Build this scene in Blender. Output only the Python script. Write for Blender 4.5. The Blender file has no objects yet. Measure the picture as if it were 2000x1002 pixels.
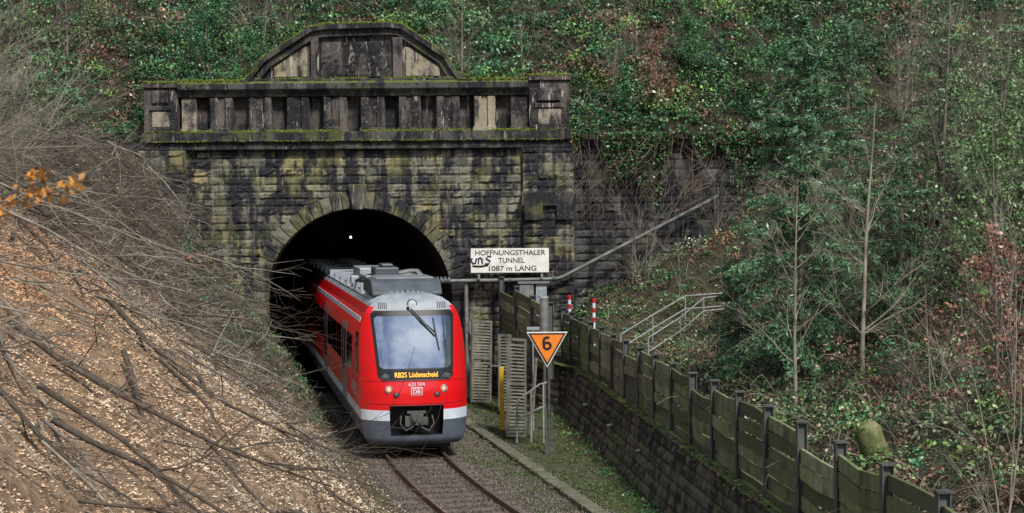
import bpy, math, random
import numpy as np
from mathutils import Vector, Matrix
random.seed(7); rng=np.random.default_rng(7)
scene=bpy.context.scene
COL=scene.collection
PI=math.pi

# ---------------------------------------------------------------- materials
def new_mat(name):
    m=bpy.data.materials.new(name); m.use_nodes=True
    nt=m.node_tree; b=nt.nodes['Principled BSDF']
    return m,nt,b
def _n(nt,t,**k):
    n=nt.nodes.new(t)
    for a,v in k.items(): setattr(n,a,v)
    return n
def ramp(nt,fac,stops):
    r=_n(nt,'ShaderNodeValToRGB'); e=r.color_ramp.elements
    while len(e)<len(stops): e.new(0.5)
    for i,(p,c) in enumerate(stops):
        e[i].position=max(0,min(1,p))
        e[i].color=tuple(c)[:3]+(1,) if isinstance(c,(tuple,list)) else (c,c,c,1)
    nt.links.new(fac,r.inputs[0]); return r.outputs[0]
def noise(nt,scale,detail=4,stretch=None,rough=0.6,off=(0,0,0)):
    g=_n(nt,'ShaderNodeNewGeometry'); mp=_n(nt,'ShaderNodeMapping')
    mp.inputs['Scale'].default_value=stretch or (1,1,1)
    mp.inputs['Location'].default_value=off
    nt.links.new(g.outputs['Position'],mp.inputs[0])
    n=_n(nt,'ShaderNodeTexNoise'); n.inputs['Scale'].default_value=scale
    n.inputs['Detail'].default_value=detail; n.inputs['Roughness'].default_value=rough
    nt.links.new(mp.outputs[0],n.inputs['Vector']); return n.outputs['Fac']
def mixc(nt,fac,a,b,mode='MIX'):
    m=_n(nt,'ShaderNodeMix',data_type='RGBA',blend_type=mode)
    for s,v in ((0,fac),(6,a),(7,b)):
        if isinstance(v,(int,float)): m.inputs[s].default_value=v
        elif isinstance(v,(tuple,list)): m.inputs[s].default_value=tuple(v)[:3]+(1,)
        else: nt.links.new(v,m.inputs[s])
    return m.outputs[2]
def bump(nt,b,h,strength,dist=0.02):
    bp=_n(nt,'ShaderNodeBump'); bp.inputs['Strength'].default_value=strength; bp.inputs['Distance'].default_value=dist
    nt.links.new(h,bp.inputs['Height']); nt.links.new(bp.outputs[0],b.inputs['Normal'])
def attr(nt):
    a=_n(nt,'ShaderNodeAttribute'); a.attribute_name='Col'; return a.outputs['Color']
def M(name,c1,c2=None,scale=6,rough=0.8,metal=0.0,bmp=0.0,bd=0.02,emit=0,stretch=None,useattr=False,spec=None,coat=0):
    m,nt,b=new_mat(name)
    b.inputs['Roughness'].default_value=rough; b.inputs['Metallic'].default_value=metal
    if spec is not None: b.inputs['Specular IOR Level'].default_value=spec
    if coat: b.inputs['Coat Weight'].default_value=coat; b.inputs['Coat Roughness'].default_value=0.05
    c2=c2 or tuple(min(1,x*0.75) for x in c1)
    f=noise(nt,scale,5,stretch)
    col=ramp(nt,f,[(0.35,tuple(c1)),(0.65,tuple(c2))])
    if useattr: col=mixc(nt,1.0,attr(nt),ramp(nt,f,[(0.3,(0.6,0.6,0.6)),(0.7,(1.1,1.1,1.1))]),'MULTIPLY')
    nt.links.new(col,b.inputs['Base Color'])
    if bmp: bump(nt,b,noise(nt,scale*3,6),bmp,bd)
    if emit:
        b.inputs['Emission Color'].default_value=tuple(c1)+(1,); b.inputs['Emission Strength'].default_value=emit
    return m
def stone(name,light,ochre,dark,darkpos=0.5,ochpos=0.6,useattr=True,moss=0.7,width=0.06,white=0.0,soff=(0,0,0),gmoss=0.0):
    m,nt,b=new_mat(name); b.inputs['Roughness'].default_value=0.92
    n1=noise(nt,1.3,6,None,0.65,soff)
    base=mixc(nt,ramp(nt,noise(nt,0.45,5,None,0.65,(3,1,7)),[(ochpos-0.05,0.0),(ochpos+0.05,0.85)]),light,ochre)
    base=mixc(nt,ramp(nt,noise(nt,9,5),[(0.3,0.0),(0.7,0.6)]),base,tuple(x*0.45 for x in light))
    if useattr: base=mixc(nt,1.0,base,attr(nt),'MULTIPLY')
    streak=noise(nt,1.5,7,(1.4,1.4,0.22),0.68,soff)
    f=_n(nt,'ShaderNodeMath',operation='ADD'); nt.links.new(streak,f.inputs[0])
    mm=_n(nt,'ShaderNodeMath',operation='MULTIPLY_ADD'); nt.links.new(n1,mm.inputs[0]); mm.inputs[1].default_value=0.8; mm.inputs[2].default_value=-0.4
    nt.links.new(mm.outputs[0],f.inputs[1])
    col=mixc(nt,ramp(nt,f.outputs[0],[(darkpos-width,1.0),(darkpos+width,0.0)]),base,dark)
    if gmoss:
        col=mixc(nt,ramp(nt,noise(nt,1.1,6,None,0.7,(7,2,5)),[(0.53,0.0),(0.62,gmoss)]),col,(0.17,0.18,0.045))
    if white:
        w=noise(nt,2.6,5,(2.2,2.2,0.3),0.7,(11,4,2))
        col=mixc(nt,ramp(nt,w,[(0.60,0.0),(0.65,white)]),col,(0.5,0.47,0.4))
        w2=noise(nt,14,4,None,0.7,(1,4,9))
        col=mixc(nt,ramp(nt,w2,[(0.62,0.0),(0.67,white*0.8)]),col,(0.42,0.4,0.34))
    if moss:
        g=_n(nt,'ShaderNodeNewGeometry'); s=_n(nt,'ShaderNodeSeparateXYZ'); nt.links.new(g.outputs['True Normal'],s.inputs[0])
        a=_n(nt,'ShaderNodeMath',operation='MULTIPLY'); nt.links.new(s.outputs[2],a.inputs[0])
        nt.links.new(ramp(nt,noise(nt,2.5,4),[(0.38,0.2),(0.55,moss)]),a.inputs[1])
        col=mixc(nt,ramp(nt,a.outputs[0],[(0.3,0.0),(0.65,1.0)]),col,(0.10,0.125,0.02))
    nt.links.new(col,b.inputs['Base Color'])
    bump(nt,b,noise(nt,11,7,None,0.7),0.8,0.04)
    return m

m_stone=stone('sandstone_masonry',(0.225,0.215,0.165),(0.33,0.285,0.11),(0.015,0.015,0.022),0.525,0.545,moss=0,gmoss=0.35,white=.12)
m_ring=stone('arch_stone',(0.19,0.18,0.14),(0.25,0.23,0.09),(0.02,0.02,0.024),0.505,0.52,moss=0,gmoss=.35)
m_para=stone('parapet_stone',(0.15,0.125,0.11),(0.17,0.15,0.09),(0.014,0.012,0.017),0.545,0.62,useattr=False,white=0.9,width=.09)
m_panel=stone('panel_stone',(0.38,0.33,0.25),(0.32,0.29,0.14),(0.03,0.026,0.028),0.49,0.6,useattr=False,white=0.8,width=.08)
m_pdark=stone('dark_panel_stone',(0.09,0.078,0.07),(0.10,0.095,0.05),(0.013,0.012,0.015),0.54,0.6,useattr=False,white=0.5)
m_corn=stone('cornice_stone',(0.09,0.085,0.08),(0.10,0.11,0.05),(0.013,0.013,0.018),0.53,0.6,useattr=False,white=0.35,moss=1.0,gmoss=.35)
m_dstone=stone('dark_masonry',(0.12,0.115,0.11),(0.12,0.12,0.07),(0.016,0.016,0.022),0.49,0.62,moss=0)
m_conc=stone('rough_dark_wall',(0.13,0.12,0.10),(0.10,0.12,0.045),(0.016,0.014,0.014),0.49,0.55,useattr=True,white=0.15,moss=0.8,gmoss=.2)
m_mortar=M('mortar',(0.025,0.025,0.025),rough=1)
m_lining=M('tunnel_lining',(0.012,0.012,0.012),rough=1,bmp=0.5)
m_red=M('red_paint',(0.72,0.008,0.012),(0.66,0.008,0.012),scale=1.2,rough=0.28,coat=0.4)
m_white=M('white_paint',(0.68,0.74,0.82),(0.56,0.62,0.70),scale=3,rough=0.4)
m_grey=M('grey_paint',(0.10,0.118,0.155),(0.06,0.072,0.095),scale=2,rough=0.45)
m_lgrey=M('light_grey_paint',(0.33,0.36,0.39),(0.24,0.27,0.3),scale=2.5,rough=0.4)
m_roof=M('roof_metal',(0.42,0.46,0.5),(0.24,0.27,0.3),scale=1.6,rough=0.4,metal=0.3)
m_dunit=M('roof_unit_paint',(0.08,0.095,0.11),(0.045,0.055,0.065),scale=2.5,rough=0.5)
m_black=M('black_rubber',(0.01,0.01,0.011),rough=0.5)
m_bglass=M('black_glass',(0.01,0.012,0.015),rough=0.06,spec=0.8)
m_steel=M('galvanised_steel',(0.26,0.27,0.27),(0.15,0.16,0.155),scale=5,rough=0.55,metal=0.3)
m_rsteel=M('dull_galvanised_steel',(0.33,0.34,0.33),(0.2,0.21,0.2),scale=5,rough=0.6,metal=0.1)
m_pipe=M('weathered_pipe',(0.21,0.23,0.21),(0.09,0.105,0.09),scale=3,rough=0.6,metal=0.2)
m_chrome=M('exhaust_steel',(0.6,0.58,0.54),rough=0.25,metal=1)
m_orange_em=M('display_letters',(1.0,0.45,0.05),emit=1.1)
m_lamp=M('headlamp_lit',(0.9,0.55,0.4),emit=0.15,rough=0.15)
m_lampw=M('marker_lamp',(0.6,0.65,0.65),emit=0.03,rough=0.2)
m_tlamp=M('tunnel_lamp_lit',(1.0,0.95,0.75),emit=3)
m_rail=M('rail_steel',(0.19,0.12,0.085),(0.11,0.06,0.04),scale=7,rough=0.6,metal=0.2)
m_railtop=M('rail_running_surface',(0.4,0.38,0.36),rough=0.3,metal=0.8)
m_sleeper=M('sleeper_wood',(0.17,0.135,0.105),(0.08,0.06,0.048),scale=5,bmp=0.5)
m_bal=M('ballast_stone',(1,1,1),useattr=True,scale=20,rough=0.95)
m_leaf=M('leaf',(1,1,1),useattr=True,scale=3,rough=0.40)
m_litter=M('dead_leaf',(1,1,1),useattr=True,scale=3,rough=0.8)
m_chip=M('wood_chip',(1,1,1),useattr=True,scale=0.9,rough=0.85)
m_bark=M('grey_bark',(0.20,0.175,0.145),(0.08,0.07,0.058),scale=8,rough=0.9)
m_bark2=M('brown_bark',(0.10,0.078,0.06),(0.045,0.036,0.028),scale=8,rough=0.9)
m_twig=M('pale_twig',(0.34,0.30,0.24),(0.15,0.13,0.10),scale=3,rough=0.9)
m_timber=stone('weathered_timber',(0.26,0.28,0.175),(0.185,0.25,0.09),(0.075,0.085,0.05),0.43,0.5,useattr=True,width=0.13,moss=0.5)
m_post=M('dark_steel_post',(0.10,0.105,0.10),(0.05,0.053,0.05),rough=0.6)
m_orange=M('orange_board',(0.85,0.25,0.02),(0.78,0.2,0.015),rough=0.5)
m_signw=M('sign_white',(0.82,0.82,0.78),(0.66,0.66,0.60),scale=3,rough=0.5)
m_signk=M('sign_black',(0.015,0.015,0.02),rough=0.5)
m_graf=M('graffiti_paint',(0.01,0.01,0.035),rough=0.4)
m_rpost=M('red_paint_post',(0.6,0.02,0.02),rough=0.5)
m_yel=M('yellow_paint',(0.8,0.5,0.02),rough=0.5)
m_cut=M('cut_wood',(0.32,0.23,0.12),(0.2,0.15,0.08),scale=8)
m_mlog=M('mossy_log_bark',(0.24,0.215,0.11),(0.08,0.11,0.025),scale=4,bmp=0.6)
m_slab=M('concrete_slab',(0.17,0.155,0.12),(0.08,0.09,0.045),scale=4,bmp=0.5)
m_gate=M('weathered_gate',(0.20,0.19,0.165),(0.09,0.095,0.075),scale=3,rough=.8)

def ground_mat():
    m,nt,b=new_mat('earth'); b.inputs['Roughness'].default_value=1
    a=attr(nt)
    f=ramp(nt,noise(nt,5,6,None,0.7),[(0.3,(0.35,0.35,0.35)),(0.7,(1.3,1.3,1.3))])
    c=mixc(nt,1.0,a,f,'MULTIPLY')
    nt.links.new(c,b.inputs['Base Color']); bump(nt,b,noise(nt,14,7,None,0.7),0.9,0.05)
    return m
m_earth=ground_mat()
def glass():
    m,nt,b=new_mat('windscreen_glass')
    c=ramp(nt,noise(nt,0.9,3,None,0.5,(2,3,1.2)),[(0.4,(0.24,0.31,0.45)),(0.62,(0.56,0.62,0.70))])  # reflected clouds painted into the glass colour, blue-grey to pale
    nt.links.new(c,b.inputs['Base Color']); b.inputs['Metallic'].default_value=0.85
    b.inputs['Roughness'].default_value=0.03
    return m
m_glass=glass()

# ---------------------------------------------------------------- mesh helpers
def add_mesh(name,V,F,mat,parent=None,smooth=None,col=None,bevel=0):
    me=bpy.data.meshes.new(name); me.from_pydata([tuple(v) for v in V],[],[tuple(f) for f in F])
    me.materials.append(mat)
    if col is not None:
        a=me.color_attributes.new('Col','FLOAT_COLOR','POINT')
        c=np.ones((len(V),4)); c[:,:3]=np.array(col); a.data.foreach_set('color',c.ravel())
    if smooth:
        me.polygons.foreach_set('use_smooth',[True]*len(me.polygons))
        me.set_sharp_from_angle(angle=math.radians(smooth))
    me.update()
    o=bpy.data.objects.new(name,me); COL.objects.link(o)
    if parent: o.parent=parent
    if bevel:
        md=o.modifiers.new('b','BEVEL'); md.width=bevel; md.segments=2; md.limit_method='ANGLE'
    return o
def top(o,label,cat,group=None,kind=None):
    o['label']=label; o['category']=cat
    if group: o['group']=group
    if kind: o['kind']=kind
    return o
def empty(name,loc=(0,0,0),rz=0):
    o=bpy.data.objects.new(name,None); COL.objects.link(o); o.location=loc; o.rotation_euler=(0,0,rz); o.empty_display_size=0.3
    return o
class MB:
    def __init__(s): s.V=[]; s.F=[]; s.C=[]
    def add(s,V,F,c=(1,1,1)):
        n=len(s.V); s.V+= [tuple(v) for v in V]; s.F+=[tuple(i+n for i in f) for f in F]; s.C+=[c]*len(V); return s
    def box(s,x0,x1,y0,y1,z0,z1,c=(1,1,1)):
        V=[(x0,y0,z0),(x1,y0,z0),(x1,y1,z0),(x0,y1,z0),(x0,y0,z1),(x1,y0,z1),(x1,y1,z1),(x0,y1,z1)]
        return s.add(V,[(0,3,2,1),(4,5,6,7),(0,1,5,4),(1,2,6,5),(2,3,7,6),(3,0,4,7)],c)
    def prism(s,poly,y0,y1,c=(1,1,1)):
        n=len(poly); V=[(x,y0,z) for x,z in poly]+[(x,y1,z) for x,z in poly]
        F=[tuple(range(n)),tuple(range(2*n-1,n-1,-1))]+[(i,i+n,(i+1)%n+n,(i+1)%n) for i in range(n)]
        return s.add(V,F,c)
    def prismx(s,poly,x0,x1,c=(1,1,1)):
        n=len(poly); V=[(x0,y,z) for y,z in poly]+[(x1,y,z) for y,z in poly]
        F=[tuple(range(n)),tuple(range(2*n-1,n-1,-1))]+[(i,i+n,(i+1)%n+n,(i+1)%n) for i in range(n)]
        return s.add(V,F,c)
    def obox(s,p,q,w,z0,z1,c=(1,1,1),z0b=None,z1b=None):
        p=Vector((p[0],p[1],0)); q=Vector((q[0],q[1],0)); d=(q-p).normalized(); n=Vector((-d.y,d.x,0))*w/2
        z0b=z0 if z0b is None else z0b; z1b=z1 if z1b is None else z1b
        V=[]
        for a,b_,zz in ((p,0,(z0,z1)),(q,1,(z0b,z1b))):
            for z in zz:
                V.append((a-n)+Vector((0,0,z))); V.append((a+n)+Vector((0,0,z)))
        return s.add(V,[(0,1,3,2),(4,6,7,5),(0,2,6,4),(1,5,7,3),(2,3,7,6),(0,4,5,1)],c)
    def tube(s,pts,rad,k=8,c=(1,1,1),cap=True):
        pts=[Vector(p) for p in pts]; n=len(pts)
        if isinstance(rad,(int,float)): rad=[rad]*n
        V=[];F=[]
        up=Vector((0.13,0.21,0.97))
        for i,p in enumerate(pts):
            t=(pts[min(i+1,n-1)]-pts[max(i-1,0)])
            t=t.normalized() if t.length>1e-9 else Vector((0,0,1))
            a=t.cross(up)
            if a.length<0.15: a=t.cross(Vector((1,0,0.1)))
            a.normalize(); b=t.cross(a)
            for j in range(k):
                an=2*PI*j/k; V.append(p+(a*math.cos(an)+b*math.sin(an))*rad[i])
        for i in range(n-1):
            for j in range(k):
                F.append((i*k+j,i*k+(j+1)%k,(i+1)*k+(j+1)%k,(i+1)*k+j))
        if cap: F.append(tuple(range(k-1,-1,-1))); F.append(tuple((n-1)*k+j for j in range(k)))
        return s.add(V,F,c)
    def obj(s,name,mat,parent=None,smooth=None,col=False,bevel=0):
        return add_mesh(name,s.V,s.F,mat,parent,smooth,s.C if col else None,bevel)

def rot_rand(N):
    q=rng.normal(size=(N,4)); q/=np.linalg.norm(q,axis=1)[:,None]; w,x,y,z=q.T
    R=np.empty((N,3,3))
    R[:,0,0]=1-2*(y*y+z*z);R[:,0,1]=2*(x*y-z*w);R[:,0,2]=2*(x*z+y*w)
    R[:,1,0]=2*(x*y+z*w);R[:,1,1]=1-2*(x*x+z*z);R[:,1,2]=2*(y*z-x*w)
    R[:,2,0]=2*(x*z-y*w);R[:,2,1]=2*(y*z+x*w);R[:,2,2]=1-2*(x*x+y*y)
    return R
def scatter(name,bv,bf,P,S,C,mat,parent=None,flat=None):
    bv=np.array(bv,float); bf=np.array(bf); N=len(P); k=len(bv); fs=bf.shape[1]
    S=np.array(S)
    if S.ndim==1: S=np.repeat(S[:,None],3,1)
    R=rot_rand(N)
    V=bv[None]*S[:,None,:]
    V=np.einsum('nij,nkj->nki',R,V)
    if flat is not None: V[:,:,2]*=flat
    V=V+P[:,None,:]
    F=(bf[None]+ (np.arange(N)*k)[:,None,None]).reshape(-1)
    me=bpy.data.meshes.new(name); nf=N*len(bf)
    me.vertices.add(N*k); me.vertices.foreach_set('co',V.ravel())
    me.loops.add(len(F)); me.loops.foreach_set('vertex_index',F.astype(np.int32))
    me.polygons.add(nf); me.polygons.foreach_set('loop_start',np.arange(0,nf*fs,fs,dtype=np.int32))
    try: me.polygons.foreach_set('loop_total',np.full(nf,fs,dtype=np.int32))
    except Exception: pass
    me.update(calc_edges=True)
    a=me.color_attributes.new('Col','FLOAT_COLOR','POINT'); c=np.ones((N*k,4)); c[:,:3]=np.repeat(C,k,0); a.data.foreach_set('color',c.ravel())
    me.materials.append(mat)
    o=bpy.data.objects.new(name,me); COL.objects.link(o)
    if parent: o.parent=parent
    return o
LEAFV=[(-1,0,0),(0,-0.62,0.15),(1,0,0),(0,0.62,0.15)]; LEAFF=[(0,1,2,3)]
NEEDV=[(-1,0,0),(0,-0.24,0),(1,0,0),(0,0.24,0)]
CHIPV=[(-1,-.4,0),(1,-.5,0),(.9,.45,0.1),(-.8,.4,0)]
OCTV=[(1,0,0),(-1,0,0),(0,.8,.1),(0,-.8,-.1),(.1,0,.7),(0,.1,-.7)]
OCTF=[(0,2,4),(2,1,4),(1,3,4),(3,0,4),(2,0,5),(1,2,5),(3,1,5),(0,3,5)]

def text_part(name,s,width,height,loc,rot,mat,parent,bold=0):
    cu=bpy.data.curves.new(name,'FONT'); cu.body=s; cu.size=1; cu.extrude=0.0; cu.align_x='LEFT'; cu.offset=bold
    o=bpy.data.objects.new(name,cu); COL.objects.link(o)
    bpy.context.view_layer.update()
    dg=bpy.context.evaluated_depsgraph_get()
    me=bpy.data.meshes.new_from_object(o.evaluated_get(dg))
    bpy.data.objects.remove(o)
    n=len(me.vertices); co=np.empty(n*3); me.vertices.foreach_get('co',co); co=co.reshape(-1,3)
    mn=co.min(0); mx=co.max(0); c=(mn+mx)/2
    co-=c; co[:,0]*=width/(mx[0]-mn[0]); co[:,1]*=height/(mx[1]-mn[1]); co[:,2]=0
    me.vertices.foreach_set('co',co.ravel()); me.materials.clear(); me.materials.append(mat); me.update()
    ob=bpy.data.objects.new(name,me); COL.objects.link(ob); ob.parent=parent
    ob.location=loc; ob.rotation_euler=rot
    return ob

# ---------------------------------------------------------------- terrain functions
def sst(a,b,v):
    t=np.clip((np.asarray(v,float)-a)/(b-a),0,1); return t*t*(3-2*t)
def track_x(y):
    y=np.asarray(y,float); t=y+15.1
    base=-2.6-0.185*t
    tc=np.clip(t,-9.5,0); q=0.0055*tc**2
    q=q+np.where(t<-9.5,(-2*0.0055*9.5)*(t+9.5),0)
    return base+q
def toe(y):
    y=np.asarray(y,float)
    off=1.95-0.25*sst(-21,-15,y)-.22*sst(-15,-22,y)*0-.2*(1-sst(-22,-17,y))
    a=track_x(np.maximum(y,-23.3))-off
    return a+np.where(y<-23.3,-0.19*(np.maximum(y,-30)+23.3),0)
def xf(y): return 1.76-0.098*(np.asarray(y,float)+1.6)
def xw(y):
    y=np.asarray(y,float)
    return np.where(y<-5.5,xf(y)-0.62,np.interp(y,[-5.5,-0.8,1],[1.52,-0.44,-0.6]))
def wob(x,y,s=1.0):
    return (np.sin(x*1.3*s+y*0.7*s)+np.sin(y*1.9*s-x*0.6*s+1.3)+np.sin(x*2.9*s+y*2.3*s+4)*.5+np.sin(x*5.1*s-y*4.3*s+2)*.3)/2.8
WT=1.22
def H(x,y):
    x=np.asarray(x,float); y=np.asarray(y,float)
    dl=toe(y)-x
    s=0.8+0.55*sst(-14,-2,y)
    zl=np.where(s*dl<8.5,s*dl,8.5+0.35*(dl-8.5/s))
    zl=-0.2+zl+0.22*wob(x,y)*np.clip(dl,0,1)+0.08*wob(x,y,2.7)*np.clip(dl,0,1)
    dx=x-xf(y)
    zr=WT+np.where(dx>0,0.4*np.minimum(dx,5)+0.8*np.maximum(dx-5,0)+1.6*sst(-4,0,y)*sst(0,1.2,dx),0)+0.15*wob(x,y)*np.clip(dx,0,1)
    ctr=np.abs(x-track_x(y)); zm=-0.17-0.1*sst(1.3,2.0,ctr)+0.02*wob(x,y,2)
    return np.where(dl>0,zl,np.where(x>xw(y)+0.28,zr,zm))
def HB(x,y):
    x=np.asarray(x,float); y=np.asarray(y,float)
    z=8.7+0.85*np.minimum(y-0.6,30)+0.3*np.maximum(y-30,0)+0.3*wob(x,y,.8)
    z=z+0.3*np.maximum(x-9,0)+0.35*np.maximum(-14-x,0)
    return z
def grid_mesh(name,X,Y,Z,C,mat):
    r,c=X.shape; V=np.stack([X,Y,Z],-1).reshape(-1,3)
    F=[(i*c+j,i*c+j+1,(i+1)*c+j+1,(i+1)*c+j) for i in range(r-1) for j in range(c-1)]
    return add_mesh(name,V,F,mat,col=C.reshape(-1,3),smooth=50)
rows=np.arange(-57.5,0.51,0.5)
dl=np.concatenate([np.linspace(70,16,14),np.linspace(15,0,60)])
Xs=[]
for y in rows:
    t=float(toe(y)); w=float(xw(y))
    mid=np.linspace(t,w+0.22,22)[1:]
    r0=float(xf(y))-0.17 if y<-5.5 else w+.4
    rt=r0+np.concatenate([np.linspace(0,16,55),np.linspace(17,80,16)])
    Xs.append(np.concatenate([t-dl,mid,rt]))
X=np.array(Xs); Y=np.repeat(rows[:,None],X.shape[1],1); Z=H(X,Y)
nl=len(dl); C=np.zeros(X.shape+(3,))
C[:,:nl]=(0.30,0.20,0.125)
C[:,nl:nl+21]=(0.075,0.078,0.042)
ctr=np.abs(X-track_x(Y)); C[(ctr<1.5)&(X>toe(Y))]=(0.10,0.08,0.065)
C[:,nl+21:]=(0.06,0.055,0.03)
mossy=(Y>-12)&(X<toe(Y)); C[mossy]=(0.07,0.06,0.04)
g=grid_mesh('ground',X,Y,Z,C,m_earth); top(g,'cutting floor and wood chip covered embankment earth','ground',kind='structure')
ry=np.concatenate([[0.56],np.arange(0.6,16,0.5),np.arange(17,90,6)]); cx=np.concatenate([np.linspace(-80,-26,12),np.arange(-25,36,0.6),np.linspace(38,110,14)])
X,Y=np.meshgrid(cx,ry); Z=HB(X,Y)
Z[0]=7.6
low=(X[0]<-14.5)|(X[0]>9.8); Z[0,low]=3.0
C=np.zeros(X.shape+(3,)); C[:]=(0.034,0.034,0.018)
g=grid_mesh('hillside',X,Y,Z,C,m_earth); top(g,'steep wooded hillside above the tunnel mouth','hillside',kind='structure')

# ---------------------------------------------------------------- portal
S=55.17
def wp(u,v): return ((u-1000)/S, 6.5-(v-400)/S)
portal=empty('tunnel_portal',(-5.4,0,0)); top(portal,'soot-stained sandstone tunnel portal with curved pediment and arch','tunnel portal')
def attach(o): o.parent=portal; o.matrix_parent_inverse=Matrix.Translation((5.4,0,0)); return o
def masonry(mb,x0,x1,z0,z1,yf,course=0.33,arch=None,bulge=0.03,dark=1.0,wr=(.35,.95)):
    z=z0
    while z<z1-0.05:
        h=min(course*random.uniform(0.8,1.18),z1-z)
        if z1-z-h<0.12: h=z1-z
        segs=[(x0,x1)]
        if arch:
            ax,az,R=arch
            zz=max(z-az,0)
            if zz<R:
                hw=math.sqrt(R*R-zz*zz); segs=[(x0,ax-hw),(ax+hw,x1)]
        for a,b in segs:
            x=a
            while x<b-0.05:
                w=random.uniform(*wr)
                if b-x-w<0.25: w=b-x
                nx=6;nz=4;V=[];F=[]
                g=random.uniform(.002,.009); tb=random.choice([0.1,.3,.5,.8,1.2,1.6])*bulge; set_=random.uniform(-.02,.02)
                for j in range(nz+1):
                    for i in range(nx+1):
                        bd=(i in(0,nx)) or (j in (0,nz))
                        px=x+g+(w-2*g)*(i/nx); pz=z+g+(h-2*g)*(j/nz)
                        if not bd: px+=random.uniform(-.03,.03); pz+=random.uniform(-.02,.02)
                        py=yf+0.025 if bd else yf+set_-tb*random.uniform(-.1,1.3)
                        V.append((px,py,pz))
                for j in range(nz):
                    for i in range(nx):
                        q=j*(nx+1)+i; F.append((q,q+1,q+nx+2,q+nx+1))
                v=random.choice([0.5,0.75,0.85,0.95,1,1,1.08,1.15])*dark; t=random.uniform(-.05,.05)
                mb.add(V,F,(v*(1+t),v,v*(1-t)))
                x+=w
        z+=h
AX,AZ,R0,R1=-5.42,3.12,3.3,3.84
XL,XR=-13.25,0.4
mb=MB(); masonry(mb,XL,XR,-0.4,8.5,0.0,course=.285,arch=(AX,AZ,R0+0.22))
attach(mb.obj('stone_wall',m_stone,col=True))
n=24
pts=[(AX+ (R0+0.2)*math.cos(PI*i/n),AZ+(R0+0.2)*math.sin(PI*i/n)) for i in range(n+1)]
inner=[(AX+R0+0.2,-0.4)]+pts+[(AX-R0-0.2,-0.4)]
V=[];F=[]
for (x,z) in inner: V.append((x,0.06,z))
k=len(inner)
for idx,(x,z) in enumerate(inner):
    if z<AZ+0.01: V.append((2.2 if x>AX else -15,0.06,z))
    else:
        dx=x-AX; dz=z-AZ; t=min((( (2.2-AX) if dx>0 else (-15-AX))/dx) if abs(dx)>1e-6 else 1e9,(8.6-AZ)/dz if dz>1e-6 else 1e9)
        V.append((AX+dx*t,0.06,AZ+dz*t))
for i in range(k-1): F.append((i,i+1,k+i+1,k+i))
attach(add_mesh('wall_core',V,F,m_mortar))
for nm,(a,b) in (('buttress',(XL,-11.45)),('buttress',(XR,2.2))):
    mb=MB(); masonry(mb,a,b,-0.4 if a>0 else 4,8.5,-0.26,course=.3,dark=0.95); mb.box(a+.02,b-.02,-0.2,0.05,-0.4,8.49,(0.5,0.5,0.5))
    attach(mb.obj(nm,m_stone,col=True))
for (a,b) in ((XL-.05,-11.4),(XR-.05,2.28)):
    mb=MB(); mb.prism([(a+.1,5.95),(a+.75,5.95),(a+.75,6.45),(b-.7,6.45),(b-.7,5.95),(b-.1,5.95),(b-.1,6.45),(b,6.45),(b,6.95),(a,6.95),(a,6.45),(a+.1,6.45)],-.42,0)
    attach(mb.obj('buttress_capital',m_corn,bevel=0.03))
mb=MB(); nv=29
for i in range(nv):
    a0=PI*i/nv+0.004; a1=PI*(i+1)/nv-0.004
    if i==nv//2: continue
    ro=R1+random.uniform(-.04,.05); yf_=-0.11-random.uniform(0,.05); v=random.choice([0.6,0.8,1,1,1.05])
    V=[]
    for y in (yf_,0.8):
        for r in (R0,(R0+ro)/2,ro):
            for a in (a0,(a0+a1)/2,a1):
                bulg=-0.04 if (r not in(R0,ro) and a==(a0+a1)/2 and y<0) else 0
                V.append((AX+r*math.cos(a),y+bulg,AZ+r*math.sin(a)))
    F=[]
    for r in range(2):
        for c in range(2):
            q=r*3+c; F+= [(q,q+3,q+4,q+1)]
    F+=[(0,1,10,9),(1,2,11,10),(8,7,16,17),(7,6,15,16),(0,9,12,3),(3,12,15,6),(2,5,14,11),(5,8,17,14)]
    mb.add(V,F,(v,v,v))
for sgn in (-1,1):
    z=-0.4
    i=0
    while z<AZ-.1:
        h=0.44; w=0.56 if i%2 else 0.75; v=random.choice([0.5,0.7,0.9])
        a,b=sorted((AX+sgn*R0,AX+sgn*(R0+w))); mb.box(a,b,-0.11-random.uniform(0,.05),0.8,z+.006,z+h-.006,(v,v,v)); z+=h; i+=1
attach(mb.obj('arch_ring',m_ring,col=True,bevel=0.02))
a0=PI*14/29;a1=PI*15/29
attach(MB().prism([(AX+R0*.99*math.cos(a1),AZ+R0*.985*math.sin(a1)),(AX+R0*.99*math.cos(a0),AZ+R0*.985*math.sin(a0)),(AX+.34,AZ+R1+.3),(AX-.34,AZ+R1+.3)],-0.34,0.5).obj('keystone',m_corn,bevel=0.04))
V=[];F=[]
prof=[(R0,-0.4)]+[(R0*math.cos(PI*i/20),AZ+R0*math.sin(PI*i/20)) for i in range(21)]+[(-R0,-0.4)]
ys=[0.78,4,10,20,40,80]
for y in ys:
    for x,z in prof: V.append((AX-0.185*(y-0.78)+x*1.02,y,z))
kk=len(prof)
for r in range(len(ys)-1):
    for i in range(kk-1): F.append((r*kk+i,r*kk+i+1,(r+1)*kk+i+1,(r+1)*kk+i))
F.append(tuple((len(ys)-1)*kk+i for i in range(kk)))
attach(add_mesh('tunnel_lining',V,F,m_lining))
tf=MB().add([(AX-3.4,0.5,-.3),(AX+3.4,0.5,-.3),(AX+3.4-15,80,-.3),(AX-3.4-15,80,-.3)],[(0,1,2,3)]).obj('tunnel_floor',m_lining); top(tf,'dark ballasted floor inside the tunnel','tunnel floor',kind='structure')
mb=MB(); x=-12.95
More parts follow.
